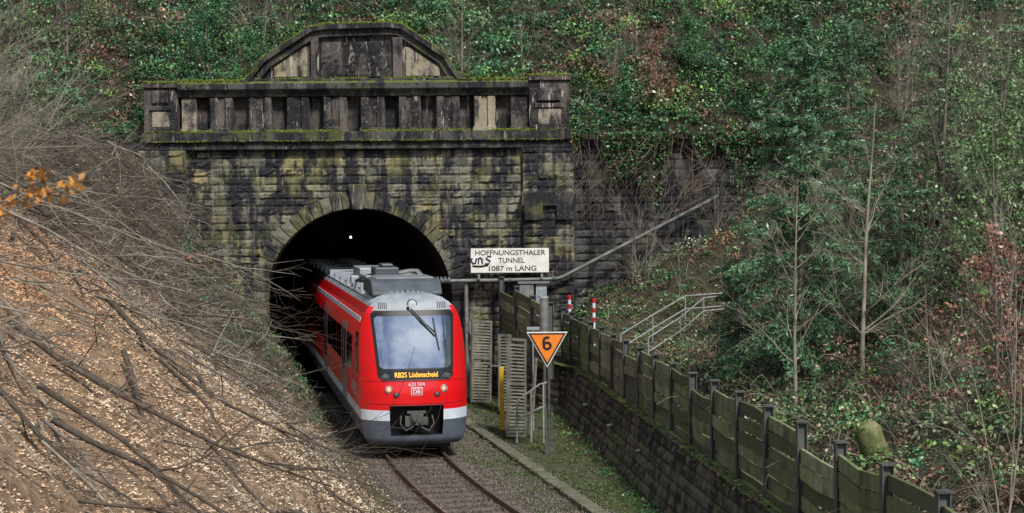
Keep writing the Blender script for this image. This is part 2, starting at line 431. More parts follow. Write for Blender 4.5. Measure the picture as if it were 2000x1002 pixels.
while x<2.05:
    w=min(random.uniform(1.0,1.5),2.1-x)
    mb.box(x+.004,x+w-.004,-0.36-random.uniform(0,.02),0.5,8.78,9.12); x+=w
mb.box(-12.9,2.0,-0.24,0.5,8.504,8.776)
mb.box(-13.1,2.15,-0.1,0.5,8.506,8.9)
attach(mb.obj('lower_cornice',m_corn,bevel=0.03))
attach(MB().box(-12.8,2.0,0.22,0.5,9.12,10.6).obj('frieze_wall',m_pdark))
rec=[(388,415),(460,490),(535,565),(608,635),(682,708),(755,782),(825,855),(900,928),(970,1000)]
edges=[360]+[e for r in rec for e in r]+[1033]
for i in range(0,len(edges),2):
    a=(edges[i]-1000)/S; b=(edges[i+1]-1000)/S; mb=MB()
    if b-a>0.6:
        P_=[(a,.218),(a,-.12),(a+.02,-.12),(a+.02,-.2),(a+.27,-.2),(a+.27,-.12),(b-.27,-.12),(b-.27,-.2),(b-.02,-.2),(b-.02,-.12),(b,-.12),(b,.218)]
        m_=len(P_); V=[(px,py,9.26) for px,py in P_]+[(px,py,10.34) for px,py in P_]
        mb.add(V,[tuple(range(m_-1,-1,-1)),tuple(range(m_,2*m_))]+[(q,q+m_,(q+1)%m_+m_,(q+1)%m_) for q in range(m_)])
    else: mb.box(a,b,-0.12,0.218,9.26,10.34)
    mb.box(a-.03,b+.03,-0.22,0.15,9.126,9.258)
    attach(mb.obj('pilaster',random.choice([m_panel,m_para,m_para,m_para]),bevel=0.015))
attach(MB().prismx([(-0.42,10.62),(-0.42,10.82),(-0.3,10.9),(0.55,10.9),(0.55,10.36),(-0.2,10.36),(-0.28,10.5)],-11.7,0.62).obj('upper_cornice',m_corn,bevel=0.02))
for (a,b,zt) in ((-12.9,-11.72,10.85),(0.64,2.05,11.02)):
    mb=MB(); mb.box(a,b,-0.3,0.5,9.122,zt-.16); mb.box(a-.06,b+.06,-0.4,0.55,zt-.157,zt)
    mb.box(a+.2,b-.2,-0.36,-0.302,9.9,10.05); mb.box(a+.3,b-.3,-.38,-.302,10.15,10.6)
    mb.box(a+.06,b-.06,-0.37,-.302,9.124,9.3)
    attach(mb.obj('end_pier',m_para,bevel=0.02))
for (a,b) in ((-12.6,-12.0),(0.95,1.75)):
    attach(MB().box(a,b,-0.345,-0.303,9.32,9.85).obj('pier_panel',m_panel,bevel=0.01))
out=[wp(*p) for p in ((478,163),(496,152),(508,134),(524,116),(612,60),(640,55),(760,52),(788,55),(872,112),(884,132),(896,150),(920,158))]
base=[(out[0][0],10.9)]+out+[(out[-1][0],10.9)]
attach(MB().prism(base[::-1],-0.02,0.5).obj('pediment',m_para))
def ribbon(mb,pts,tin,tout,y0,y1):
    n=len(pts); I=[];O=[]
    for i in range(n):
        a=Vector(pts[max(i-1,0)]); b=Vector(pts[min(i+1,n-1)]); t=(b-a).normalized(); nn=Vector((-t.y,t.x))
        p=Vector(pts[i]); I.append(p-nn*tin); O.append(p+nn*tout)
    V=[(p.x,y,p.y) for y in (y0,y1) for p in I+O]
    m=2*n;F=[]
    for i in range(n-1):
        F+=[(i,i+1,n+i+1,n+i),(m+i,m+n+i,m+n+i+1,m+i+1),(n+i,n+i+1,m+n+i+1,m+n+i),(i,m+i,m+i+1,i+1)]
    F+=[(0,n,m+n,m),(n-1,m+n-1,m+2*n-1,2*n-1)]
    mb.add(V,F)
mb=MB(); ribbon(mb,out,0.06,0.12,-0.36,0.56); ribbon(mb,out,0.3,-0.065,-0.2,-0.022)
attach(mb.obj('pediment_coping',m_corn,bevel=0.015))
mb=MB(); V=[];F=[]
gx,gz_=20,12
for j in range(gz_+1):
    for i in range(gx+1):
        e=i in(0,gx) or j in(0,gz_)
        V.append((-6.68+2.48*i/gx,-.10 if e else -.1-random.uniform(-.02,.05),11.05+1.23*j/gz_))
for j in range(gz_):
    for i in range(gx): q=j*(gx+1)+i; F.append((q,q+1,q+gx+2,q+gx+1))
mb.add(V,F); mb.box(-6.68,-4.2,-.098,-.022,11.05,12.28)
attach(mb.obj('inscription_panel',m_pdark))
for (a,b) in ((-7.02,-6.74),(-4.14,-3.8)):
    attach(MB().box(a,b,-0.2,-0.022,10.92,12.42).obj('pediment_pier',m_para,bevel=0.02))
attach(MB().prism([(-8.35,11.05),(-7.15,11.05),(-7.15,12.15),(-7.35,12.1),(-8.35,11.42)],-0.09,-0.022).obj('pediment_panel',m_panel,bevel=0.03))
attach(MB().prism([(-3.7,11.05),(-2.5,11.05),(-2.5,11.35),(-3.5,12.05),(-3.7,12.1)],-0.09,-0.022).obj('pediment_panel',m_panel,bevel=0.03))
attach(MB().box(-9.2,-1.8,-0.3,0,10.902,10.98).obj('pediment_plinth',m_corn,bevel=0.01))
P=[]
def mossline(p,q,n,y0,y1,jit=.03):
    for i in range(n):
        t=random.random()
        if math.sin(t*23+p[0])+math.sin(t*61)+random.uniform(-.8,1.2)<-.2: continue
        P.append((p[0]+(q[0]-p[0])*t,random.uniform(y0,y1),p[1]+(q[1]-p[1])*t+random.uniform(-.02,jit)))
for a,b in zip(out[:-1],out[1:]): mossline((a[0],a[1]+.13),(b[0],b[1]+.13),int(520*math.dist(a,b)),-.38,.1,.06)
mossline((-11.7,10.92),(-9.3,10.92),1400,-.44,.2,.05); mossline((-1.9,10.92),(.6,10.92),1600,-.44,.2,.05); mossline((-12.9,10.88),(-11.7,10.88),900,-.44,.2,.05); mossline((.6,11.05),(2.1,11.05),900,-.44,.2,.05)
mossline((-12.9,9.13),(2.0,9.13),4200,-.38,-.2,.05); mossline((-9.2,10.99),(-1.8,10.99),1300,-.32,-.1); mossline((-12.9,8.79),(2.0,8.79),700,-.38,-.36)
P=np.array(P); N=len(P); t=rng.uniform(0,1,N)[:,None]; c=np.array([.10,.15,.015])*(1-t)+np.array([.25,.30,.03])*t
o=scatter('moss_cover',OCTV,OCTF,P,rng.uniform(.012,.038,N),c,m_litter); attach(o)
tl=MB(); tl.tube([(-6.0,3.0,5.3),(-6.0,3.0,5.38)],[0.04,0.03],10); tl=tl.obj('tunnel_lamp',m_tlamp); top(tl,'small lit lamp hanging inside the tunnel','lamp')
for (a,b,lab) in ((2.22,10.5,'dark ivy-hung stone retaining wall beside the portal'),(-19,-13.3,'dark stone retaining wall buried by the bank')):
    mb=MB(); masonry(mb,a,b,1.0,8.55,0.35,course=.3,dark=0.9); mb.box(a,b,0.42,0.75,1.0,8.5,(.3,.3,.3)); mb.box(a,b,0.2,0.8,8.552,8.8,(0.8,0.8,0.8))
    top(mb.obj('retaining_wall',m_dstone,col=True),lab,'retaining wall')

# ---------------------------------------------------------------- track
track=empty('railway_track',(float(track_x(-20)),-20,0)); top(track,'single railway track on grey ballast','railway track')
def tatt(o): o.parent=track; o.matrix_parent_inverse=Matrix.Translation((-track.location[0],20,0)); return o
ysr=list(np.arange(-45,30,1.0))
def tdir(y):
    return Vector((float(track_x(y+.1)-track_x(y-.1)),0.2,0)).normalized()
def railmesh(off,name):
    prof=[(-.07,-.15),(.07,-.15),(.07,-.135),(.012,-.12),(.012,-.04),(.035,-.03),(.035,-.002),(-.035,-.002),(-.035,-.03),(-.012,-.04),(-.012,-.12),(-.07,-.135)]
    V=[];F=[];n=len(prof)
    for y in ysr:
        d=tdir(y); nn=Vector((d.y,-d.x,0)); c=Vector((float(track_x(y)),y,0))+nn*off
        for a,b in prof: V.append(c+nn*a+Vector((0,0,b)))
    for r in range(len(ysr)-1):
        for i in range(n): F.append((r*n+i,r*n+(i+1)%n,(r+1)*n+(i+1)%n,(r+1)*n+i))
    return tatt(add_mesh(name,V,F,m_rail))
railmesh(-.7525,'rail'); railmesh(.7525,'rail')
for off in (-.7525,.7525):
    V=[];F=[]
    for y in ysr:
        d=tdir(y); nn=Vector((d.y,-d.x,0)); c=Vector((float(track_x(y)),y,0.002))+nn*off
        V+= [c-nn*.028,c+nn*.028]
    for r in range(len(ysr)-1): F.append((2*r,2*r+1,2*r+3,2*r+2))
    tatt(add_mesh('running_surface',V,F,m_railtop))
sl0=None
y=-31.0
while y<-13:
    d=tdir(y)
    if sl0 is None:
        mb=MB(); mb.box(-1.3,1.3,-.13,.13,-.32,-.155)
        for s in (-.7525,.7525): mb.box(s-.17,s+.17,-.09,.09,-.155,-.142); mb.box(s-.13,s-.08,-.05,.05,-.142,-.10); mb.box(s+.08,s+.13,-.05,.05,-.142,-.10)
        o=mb.obj('sleeper',m_sleeper,bevel=0.01); sl0=o
    else:
        o=sl0.copy(); COL.objects.link(o)
    o.parent=track; o.matrix_parent_inverse=Matrix.Translation((-track.location[0],20,0))
    o.location=(float(track_x(y)),y,0); o.rotation_euler=(0,0,math.atan2(-d.x,d.y)+random.uniform(-.01,.01))
    y+=0.62
N=38000
yy=rng.uniform(-31,-2,N); xx=track_x(yy)+rng.uniform(-2.1,3.2,N)
keep=(xx>toe(yy)-0.1)&(xx<xw(yy)); xx=xx[keep];yy=yy[keep]; zz=H(xx,yy)+rng.uniform(-.02,.03,len(xx))
v=rng.uniform(.06,.22,len(xx)); c=np.stack([v*1.12,v*.95,v*.8],1); dk=np.abs(xx-track_x(yy))<.75; c[dk]*=0.85
b=scatter('ballast',OCTV,OCTF,np.stack([xx,yy,zz],1),rng.uniform(.02,.042,len(xx)),c,m_bal); top(b,'grey-brown crushed stone ballast around the track','ballast',kind='stuff')
N=60000
yy=rng.uniform(-27,-1,N); a=track_x(yy)+1.25; w_=xw(yy); u=rng.uniform(0,1,N); xx=a+(w_-a)*u
kx=-1.33-0.215*(yy+8)
keep=(wob(xx,yy,1.5)+.5*wob(xx,yy,4)+rng.normal(0,.35,N)>(.55-.8*u))&(np.abs(xx-kx)>.13); xx=xx[keep];yy=yy[keep]; kx=kx[keep]
zz=H(xx,yy)+rng.uniform(0,.06,len(xx)); onk=np.abs(xx-kx)<.2; zz[onk]=-.17+rng.uniform(0,.05,onk.sum())
P=np.stack([xx,yy,zz],1); t=rng.uniform(0,1,len(xx))[:,None]
c=((1-t)*np.array([.055,.11,.022])+t*np.array([.14,.16,.06]))*rng.uniform(.5,1.3,len(xx))[:,None]
top(scatter('grass',NEEDV,LEAFF,P,rng.uniform(.02,.065,len(xx)),c,m_litter),'patchy moss and weeds beside the ballast','grass',kind='stuff')
ct=empty('cable_trough',(0,-15,-.2)); top(ct,'mossy half buried concrete cable trough','cable trough')
y=-26.0
mb=MB()
while y<-6.0:
    x0=-1.33-0.215*(y+8); x1=-1.33-0.215*(y+1.0-.012+8)
    mb.obox((x0+random.uniform(-.02,.02),y),(x1+random.uniform(-.02,.02),y+.98),0.34,-.3,-.145+random.uniform(-.015,.012)); y+=1.0
o=mb.obj('slab_lid',m_slab,bevel=0.015); o.parent=ct; o.matrix_parent_inverse=Matrix.Translation((0,15,.2))

# ---------------------------------------------------------------- rough coursed wall + fences
V=[];F=[];CC=[]
def wallpt(y,t,o):
    b=float(xw(y)); tp=(float(xf(y))-0.24) if y<-5.5 else b+.15
    return (b+(tp-b)*t**.8-o, y, -.25+(WT+.28)*t)
mbw=MB()
zc=0.0
ncs=6
for ci in range(ncs):
    t0=ci/ncs; t1=(ci+1)/ncs; y=-44+random.uniform(0,.4)
    while y<-.4:
        L=random.uniform(.35,.9); 
        if -.4-(y+L)<.2: L=-.3-y
        nx,nz=4,3; Vv=[];Ff=[]; tb=random.uniform(.01,.05)
        for j in range(nz+1):
            for i in range(nx+1):
                bd=i in(0,nx) or j in(0,nz)
                yy_=y+.008+(L-.016)*i/nx; t=t0+.006+(t1-t0-.012)*j/nz
                Vv.append(wallpt(yy_,t,0 if bd else tb+random.uniform(-.015,.03)))
        for j in range(nz):
            for i in range(nx): q=j*(nx+1)+i; Ff.append((q,q+nx+1,q+nx+2,q+1))
        v=random.choice([.55,.75,.9,1,1.15]); mbw.add(Vv,Ff,(v,v,v)); y+=L
ylist=list(np.arange(-44,-0.2,0.5))
Vb=[];Fb=[]
for y in ylist:
    pr=[wallpt(y,0.0,-.03),wallpt(y,.5,-.03),wallpt(y,1.0,-.03)]; tpx=pr[-1][0]
    pr=[(pr[0][0],y,-.6)]+pr+[(tpx-.09,y,WT+.031),(tpx-.1,y,WT+.10+random.uniform(-.015,.015)),(tpx+.3,y,WT+.09),(tpx+.3,y,-.5)]
    Vb+=pr
pn=8
for r in range(len(ylist)-1):
    for i in range(pn-1): Fb.append((r*pn+i,r*pn+i+1,(r+1)*pn+i+1,(r+1)*pn+i))
mbw.add(Vb,Fb,(.6,.6,.6))
cw=mbw.obj('stone_wall',m_conc,col=True); top(cw,'dark rough stone retaining wall below the timber fence','retaining wall')
for yy_ in (-10,-14.5,-19):
    x=float(xw(yy_))+.1; MB().tube([(x+.3,yy_,.62),(x-.02,yy_-.02,.6)],.04,8).obj('drain_pipe',m_rsteel,cw)
def fence(name,pts,label,spacing,ztop,zbot,boards=6):
    f=empty(name,(pts[0][0],pts[0][1],zbot(0))); top(f,label,'fence')
    inv=Matrix.Translation((-f.location[0],-f.location[1],-f.location[2]))
    P=[Vector(p) for p in pts]; L=(P[1]-P[0]).length; n=max(1,int(L/spacing))
    for i in range(n+1):
        t=i/n; p=P[0].lerp(P[1],t); d=(P[1]-P[0]).normalized(); zt=ztop(t); zb=zbot(t)
        mb=MB(); nn=Vector((-d.y,d.x)); w=.07
        hz=zt+random.uniform(.03,.14)
        for sg in (-1,1):
            q=p+nn*sg*.075; mb.obox((q.x-d.x*w,q.y-d.y*w),(q.x+d.x*w,q.y+d.y*w),.014,zb-.4,hz)
        mb.obox((p.x-nn.x*.068,p.y-nn.y*.068),(p.x+nn.x*.068,p.y+nn.y*.068),.012,zb-.4,hz)
        mb.obox((p.x-d.x*.09,p.y-d.y*.09),(p.x+d.x*.09,p.y+d.y*.09),.2,hz+.001,hz+.03)
        o=mb.obj('post',m_post,f); o.matrix_parent_inverse=inv
        if i<n:
            q=P[0].lerp(P[1],(i+1)/n); ztb=ztop((i+1)/n)
            mb=MB(); hB=(zt-zb)/boards; sag=random.uniform(-.05,.03)
            for k_ in range(boards):
                z=zb+k_*hB-.05; zz2=z+(ztb-zt)
                off=nn*random.uniform(-.035,.035); v=random.choice([.5,.8,1,1.1,1.4]); ja=random.uniform(-.03,.03); jb=random.uniform(-.03,.03)
                if random.random()<.08 and k_==boards-1: continue
                m1=p.lerp(q,.5)+off*1.8; g=.012
                a=p+d*.03+off; b=q-d*.03+off; sg=random.uniform(-.025,.015)+sag
                mb.obox(a,m1,.06,z+g+ja,z+hB-g+ja,(v,v,v),z+g+sg+(ja+jb)/2+(zz2-z)/2,z+hB-g+sg+(ja+jb)/2+(zz2-z)/2)
                mb.obox(m1,b,.06,z+g+sg+(ja+jb)/2+(zz2-z)/2,z+hB-g+sg+(ja+jb)/2+(zz2-z)/2,(v,v,v),zz2+g+jb,zz2+hB-g+jb)
            o=mb.obj('board_panel',m_timber,f,col=True); o.matrix_parent_inverse=inv
    return f
fence('timber_fence',[(1.76,-1.6),(5.75,-42.0)],'weathered green timber plank fence with steel posts',2.1,lambda t:2.8,lambda t:1.27)
fence('timber_fence',[(-0.38,-0.7),(1.2,-6.0)],'tall mossy timber plank fence near the portal',1.8,lambda t:3.85-.6*t,lambda t:1.33,9)

# ---------------------------------------------------------------- train
tr=empty('passenger_train',(-2.49,-15.7,0),math.atan(0.185)); top(tr,'red regional diesel railcar emerging from the dark tunnel','train')
Wp=[(0.26,1.16),(0.3,1.22),(0.5,1.34),(0.93,1.4),(1.2,1.41),(2.7,1.41),(3.2,1.37),(3.55,1.29),(3.8,1.16),(3.95,1.0),(4.05,0.84),(4.12,.64),(4.16,.4)]
def hwid(z): return float(np.interp(z,[p[0] for p in Wp],[p[1] for p in Wp]))
def yf(x,z):
    r=float(np.interp(z,[.26,.32,.42,.6,.95,1.2,1.7,1.95,2.4,3.0,3.72,3.95,4.1,4.16],[.3,.16,.07,.05,.02,.02,0.03,.08,.22,.44,.74,.92,1.15,1.4]))
    u=min(abs(x)/1.41,1.0)
    return r+0.16*u**2+0.5*u**5
LEN=52
us=[-1,-.985,-.96,-.93,-.88,-.82,-.75,-.65,-.5,-.35,-.2,0,.2,.35,.5,.65,.75,.82,.88,.93,.96,.985,1]
def band(zs,hole=False):
    V=[];F=[];nu=len(us)
    for z in zs:
        w=hwid(z)
        for u in us: V.append((u*w,yf(u*w,z),z))
    for j in range(len(zs)-1):
        for i in range(nu-1):
            if hole and us[i]>=-.5 and us[i+1]<=.5 and zs[j]>=.539 and zs[j+1]<=1.321: continue
            F.append((j*nu+i,j*nu+i+1,(j+1)*nu+i+1,(j+1)*nu+i))
    b0=len(V)
    for z in zs:
        w=hwid(z); V.append((-w,LEN,z)); V.append((w,LEN,z))
    for j in range(len(zs)-1):
        F.append((j*nu,(j+1)*nu,b0+2*(j+1),b0+2*j)); F.append((j*nu+nu-1,b0+2*j+1,b0+2*j+3,(j+1)*nu+nu-1))
    return V,F
V,F=band([.26,.29,.32,.36,.42,.48,.54,.7,.93],True); add_mesh('skirt',V,F,m_grey,tr,smooth=50)
V,F=band([.93,1.06,1.2],True); add_mesh('white_stripe',V,F,m_white,tr,smooth=35)
V,F=band([1.2,1.32]+list(np.linspace(1.5,3.85,26)),True); add_mesh('body',V,F,m_red,tr,smooth=35)
zs=[3.85,3.9,3.95,4.0,4.05,4.09,4.12,4.16]; V,F=band(zs)
nu=len(us); b0=(len(zs)-1)*nu; n=len(V)
back=[n+i for i in range(nu)]
w=hwid(4.16)
for u in us: V.append((u*w,LEN,4.16+.03*(1-u*u)))
for i in range(nu-1): F.append((b0+i,b0+i+1,back[i+1],back[i]))
add_mesh('roof',V,F,m_roof,tr,smooth=35)
for xr in np.arange(-.98,.99,.14):
    z=float(np.interp(abs(xr),[.0,.4,.64,.84,1.0,1.16],[4.19,4.16,4.12,4.05,3.95,3.8]))
    MB().box(xr-.022,xr+.022,1.75+abs(xr)*.3,LEN,z-.03,z+.035).obj('roof_rib',m_lgrey,tr)
for yy_ in np.arange(4.8,30,2.4): MB().box(-.99,.99,yy_,yy_+.12,3.98,4.23).obj('roof_joint',m_lgrey,tr)
def patch(name,mat,z0,z1,fl,fr,off,nz=14,nx=16,parent=tr,rc=0.0):
    V=[];F=[]
    for j in range(nz+1):
        z=z0+(z1-z0)*j/nz; a,b=fl(z),fr(z)
        if rc:
            e=min(z-z0,z1-z)
            if e<rc: ins=rc-math.sqrt(max(0,rc*rc-(rc-e)**2)); a+=ins; b-=ins
        for i in range(nx+1):
            x=a+(b-a)*i/nx; V.append((x,yf(x,z)-off,z))
    for j in range(nz):
        for i in range(nx):
            q=j*(nx+1)+i; F.append((q,q+1,q+nx+2,q+nx+1))
    return add_mesh(name,V,F,mat,parent,smooth=60)
hw=lambda z: float(np.interp(z,[1.98,3.72],[.98,1.11]))
patch('windscreen_frame',m_black,1.97,3.74,lambda z:-hw(z),lambda z:hw(z),.012,24,rc=.12)
patch('windscreen',m_glass,2.27,3.60,lambda z:-hw(z)+.075,lambda z:hw(z)-.075,.02,24,rc=.08)
patch('destination_display',m_bglass,2.0,2.24,lambda z:-.82,lambda z:.82,.018,4)
patch('front_mask',m_lgrey,3.745,4.02,lambda z:-float(np.interp(z,[3.74,4.02],[1.06,.86])),lambda z:float(np.interp(z,[3.74,4.02],[1.06,.86])),.012,8)
for z_ in (1.36,1.94):
    MB().tube([(x,yf(x,z_)-.002,z_) for x in np.linspace(-1.3,1.3,25)],.006,4).obj('panel_seam',m_black,tr)
for cx_ in (-.78,.78):
    mb=MB()
    for k_ in range(5):
        x=cx_-.1+.05*k_; mb.tube([(x,yf(x,3.79)-.02,3.79),(x,yf(x,3.95)-.02,3.95)],.011,5)
    mb.obj('vent_grille',m_black,tr)
def disc(name,x,z,r,mat,off=.02,depth=.05,parent=tr):
    y=yf(x,z)-off; mb=MB(); mb.tube([(x,y+depth,z),(x,y,z),(x,y-.006,z)],[r,r,r*.85],20); return mb.obj(name,mat,parent,smooth=40)
disc('marker_lamp_housing',0,3.9,.135,m_grey,.03,.15); disc('marker_lamp',0,3.9,.105,m_lampw,.045,.1)
for cx_ in (-.72,.72):
    disc('headlight_housing',cx_,1.74,.1,m_lgrey,.014); disc('headlight_ring',cx_,1.74,.085,m_black,.02); disc('headlight',cx_,1.74,.068,m_lamp,.03)
    sx=cx_+(.19 if cx_<0 else -.19)
    disc('tail_light_ring',sx,1.6,.075,m_black,.014); disc('tail_light',sx,1.6,.05,m_grey,.024)
mb=MB(); x=.705
V=[(-x,.12,.54),(x,.12,.54),(x,.12,1.32),(-x,.12,1.32),(-x,.75,.54),(x,.75,.54),(x,.75,1.32),(-x,.75,1.32)]
mb.add(V,[(4,5,6,7),(0,1,5,4),(3,7,6,2),(0,4,7,3),(1,2,6,5)]); mb.obj('coupler_recess',m_black,tr)
MB().tube([(-.705,yf(.7,1.3)-.0,1.31),(-.35,yf(.35,1.31),1.31),(.35,yf(.35,1.31),1.31),(.705,yf(.7,1.3),1.31)],.018,5).obj('recess_trim',m_black,tr)
cp=MB(); cp.box(-.17,.17,.02,.35,.8,1.1); cp.box(-.3,-.17,.08,.25,.76,1.04); cp.box(.17,.3,.08,.25,.8,1.0); cp.box(-.25,.25,.05,.25,1.1,1.17)
cp.tube([(-.07,.03,.95),(-.07,-.1,.95)],[.09,.045],12); cp.tube([(.09,.03,.9),(.09,-.02,.9)],.06,12); cp.tube([(0,.1,.9),(0,.7,.9)],.1,10)
cp.tube([(-.4,.1,1.05),(-.44,.0,.85),(-.3,-.04,.68),(-.1,.0,.78)],.022,6); cp.tube([(.4,.1,1.05),(.44,.0,.85),(.3,-.04,.66),(.1,.0,.76)],.022,6)
cp.obj('coupler',m_post,tr,bevel=0.012)
MB().box(-1.0,1.0,.9,LEN,.1,.24).obj('underframe',m_black,tr)
for yb in (3.0,5.2,17,19.2):
    for sg in (-.7525,.7525):
        MB().tube([(sg-.06,yb,.42),(sg+.06,yb,.42)],.42,24).obj('wheel',m_rail,tr,smooth=40)
MB().box(-1.0,1.0,2.2,6.0,.4,.55).obj('bogie_frame',m_black,tr)
mb=MB()
def sp(x,z,o): return (x,yf(x,z)-o,z)
mb.tube([sp(-.12,3.8,.05),sp(.2,3.45,.07),sp(.55,3.08,.05)],.016,6); mb.tube([sp(-.05,3.8,.05),sp(.27,3.45,.07),sp(.6,3.14,.05)],.011,6)
mb.tube([sp(.52,3.55,.04),sp(.58,3.1,.05),sp(.64,2.72,.04)],.018,6); mb.tube([sp(-.12,3.78,.03),sp(-.12,3.84,.08)],.04,8)
mb.obj('windscreen_wiper',m_black,tr)
def fy(x,z,o): return (x,yf(x,z)-o,z)
text_part('destination_text','RB25 Lüdenscheid',1.12,.135,fy(0.0,2.115,.045),(math.radians(73),0,0),m_orange_em,tr,bold=.012)
for sx in (-.8,.8):
    mb=MB(); yq=yf(sx,2.08)-.05
    for cx_ in (-.055,.055):
        mb.tube([(sx+cx_+.04*math.cos(a),yq,2.06+.04*math.sin(a)) for a in np.linspace(0,2*PI,15)],.006,4)
    mb.tube([(sx-.055,yq,2.06),(sx-.02,yq,2.125),(sx+.04,yq,2.125),(sx+.055,yq,2.06)],.006,4); mb.tube([(sx-.02,yq,2.115),(sx,yq,2.06),(sx+.04,yq,2.115)],.006,4); mb.tube([(sx-.04,yq,2.14),(sx-.01,yq,2.14)],.007,4)
    mb.obj('bicycle_symbol',m_lgrey,tr)
text_part('fleet_number','620 504',.42,.095,fy(0,1.87,.03),(math.radians(84),0,0),m_white,tr,bold=.005)
lz=1.68; ly=yf(0,lz)-.012
MB().box(-.15,.15,ly,ly+.03,lz-.105,lz+.105).obj('logo_board',m_white,tr,bevel=.012)
MB().box(-.128,.128,ly-.004,ly-.001,lz-.083,lz+.083).obj('logo_field',m_red,tr)
text_part('logo_letters','DB',.2,.12,(0,ly-.009,lz),(math.radians(90),0,0),m_white,tr,bold=.03)
for sg in (-1,1):
    def sb(name,mat,y0,y1,z0,z1,t=.012,par=tr):
        nz=4; V=[];F=[]
        for j in range(nz+1):
            z=z0+(z1-z0)*j/nz; w=hwid(z)+t
            V+=[(sg*w,y0,z),(sg*w,y1,z)]
        for j in range(nz): F.append((2*j,2*j+1,2*j+3,2*j+2))
        n0=len(V)
        for j in range(nz+1):
            z=z0+(z1-z0)*j/nz; w=hwid(z)-.01
            V+=[(sg*w,y0,z),(sg*w,y1,z)]
        for j in range(nz): F+= [(2*j,2*j+2,n0+2*j+2,n0+2*j),(2*j+1,n0+2*j+1,n0+2*j+3,2*j+3)]
        F+=[(0,n0,n0+1,1),(2*nz,2*nz+1,n0+2*nz+1,n0+2*nz)]
        return add_mesh(name,V,F,mat,par)
    sb('roof_line_stripe',m_white,1.5,LEN,3.42,3.54)
    sb('cab_side_window',m_bglass,1.25,1.95,2.05,3.15)
    yy_=3.0
    for k_ in range(10):
        if k_ in (1,5):
            sb('door_leaf',m_lgrey,yy_,yy_+.7,.95,3.15); sb('door_window',m_bglass,yy_+.12,yy_+.58,1.5,2.95,.018)
            sb('door_leaf',m_lgrey,yy_+.72,yy_+1.42,.95,3.15); sb('door_window',m_bglass,yy_+.84,yy_+1.3,1.5,2.95,.018); yy_+=1.75
        else:
            sb('side_window',m_bglass,yy_,yy_+1.75,2.0,2.95); yy_+=1.95
text_part('side_lettering','VAREO',1.7,.34,(-1.425,2.4,1.6),(math.radians(90),0,math.radians(-90)),m_white,tr,bold=.01)
ru=MB(); ru.prismx([(1.85,4.15),(2.15,4.42),(2.5,4.5),(4.2,4.5),(4.5,4.2),(4.5,4.1),(1.85,4.08)],-.95,.95)
ru.obj('roof_unit',m_dunit,tr,bevel=.06)
for k_ in range(7): MB().box(-.77,.8,2.6+.25*k_,2.68+.25*k_,4.503,4.54).obj('roof_unit_louvre',m_dunit if k_%2 else m_lgrey,tr)
ru=MB(); ru.box(-.55,.15,5.1,6.3,4.2,4.72); ru.box(-.35,.0,5.2,6.0,4.722,4.82); ru.obj('roof_box',m_dunit,tr,bevel=.04)
ru=MB(); ru.tube([(.2,5.7,4.5),(.55,5.65,4.56),(.75,5.55,4.55),(.82,5.4,4.45),(.82,5.3,4.25)],.1,14); ru.obj('exhaust_pipe',m_chrome,tr,smooth=50)
for bb in ((-.6,-.1,7.5,9.5,4.2,4.38),(.2,.8,7.6,8.8,4.15,4.36),(-.5,.5,10.5,13,4.2,4.5),(-.95,-.7,8.5,8.9,4.1,4.35)):
    MB().box(*bb).obj('roof_equipment',m_lgrey,tr,bevel=.03)
MB().tube([(-.5,4.9,4.35),(-.9,5.6,4.3),(-.9,7.4,4.25),(-.4,8,4.4)],.035,6).obj('roof_hose',m_black,tr)

# ---------------------------------------------------------------- signs, pipes, etc
sg=empty('station_name_sign',(-.05,-.75,4.1)); top(sg,'white metal tunnel name board with graffiti on a steel pipe bracket','sign')
inv=Matrix.Translation((.05,.75,-4.1))
def A(o,p,iv): o.parent=p; o.matrix_parent_inverse=iv; return o
A(MB().box(-1.44,1.29,-.80,-.76,4.13,4.98).obj('board',m_signw,bevel=.008),sg,inv)
for q in (-1.2,1.0): A(MB().box(q,q+.08,-.755,-.68,3.9,4.9).obj('bracket',m_steel),sg,inv)
for s_,w_,h_,x_,z_ in (('HOFFNUNGSTHALER',2.45,.18,-.06,4.83),('TUNNEL',.92,.18,-.02,4.56),('1087 m LANG',1.66,.18,.02,4.28)):
    t=text_part('sign_lettering',s_,w_,h_,(0,0,0),(math.radians(90),0,0),m_signk,sg,bold=.01); t.location=(x_+.05,-.806+.75,z_-4.1)
mb=MB()
for st_ in ([(-1.40,4.64),(-1.41,4.52),(-1.36,4.45),(-1.28,4.47),(-1.24,4.64)],[(-1.18,4.45),(-1.17,4.64),(-1.11,4.66),(-1.05,4.6),(-1.04,4.45)],[(-.72,4.70),(-.84,4.71),(-.9,4.64),(-.84,4.58),(-.76,4.53),(-.8,4.45),(-.95,4.44)],[(-1.38,4.37),(-1.1,4.35),(-.84,4.40)]):
    mb.tube([(x,-.803,z) for x,z in st_],.031,5)
A(mb.obj('graffiti',m_graf),sg,inv)
pp=MB(); pp.tube([(-2.8,-.6,3.84),(-.1,-.62,3.86),(1.6,-.6,3.9),(1.8,-.58,3.97),(7.3,-.1,6.75)],.068,10)
o=pp.obj('steel_pipe',m_pipe,smooth=50); top(o,'weathered steel pipe climbing along the dark wall','pipe')
for a_,b_ in (((-.15,-.6,3.86),(.0,-.6,3.86)),((1.4,-.6,3.9),(1.52,-.6,3.9)),((4.2,-.37,5.183),(4.33,-.36,5.249))): MB().tube([a_,b_],.09,10).obj('pipe_joint',m_dunit,o)
for k_ in range(6): MB().tube([(-2.9+.13*k_,-.6,3.86),(-2.83+.13*k_,-.6,3.86)],.14,10).obj('insulator',m_dunit,o)
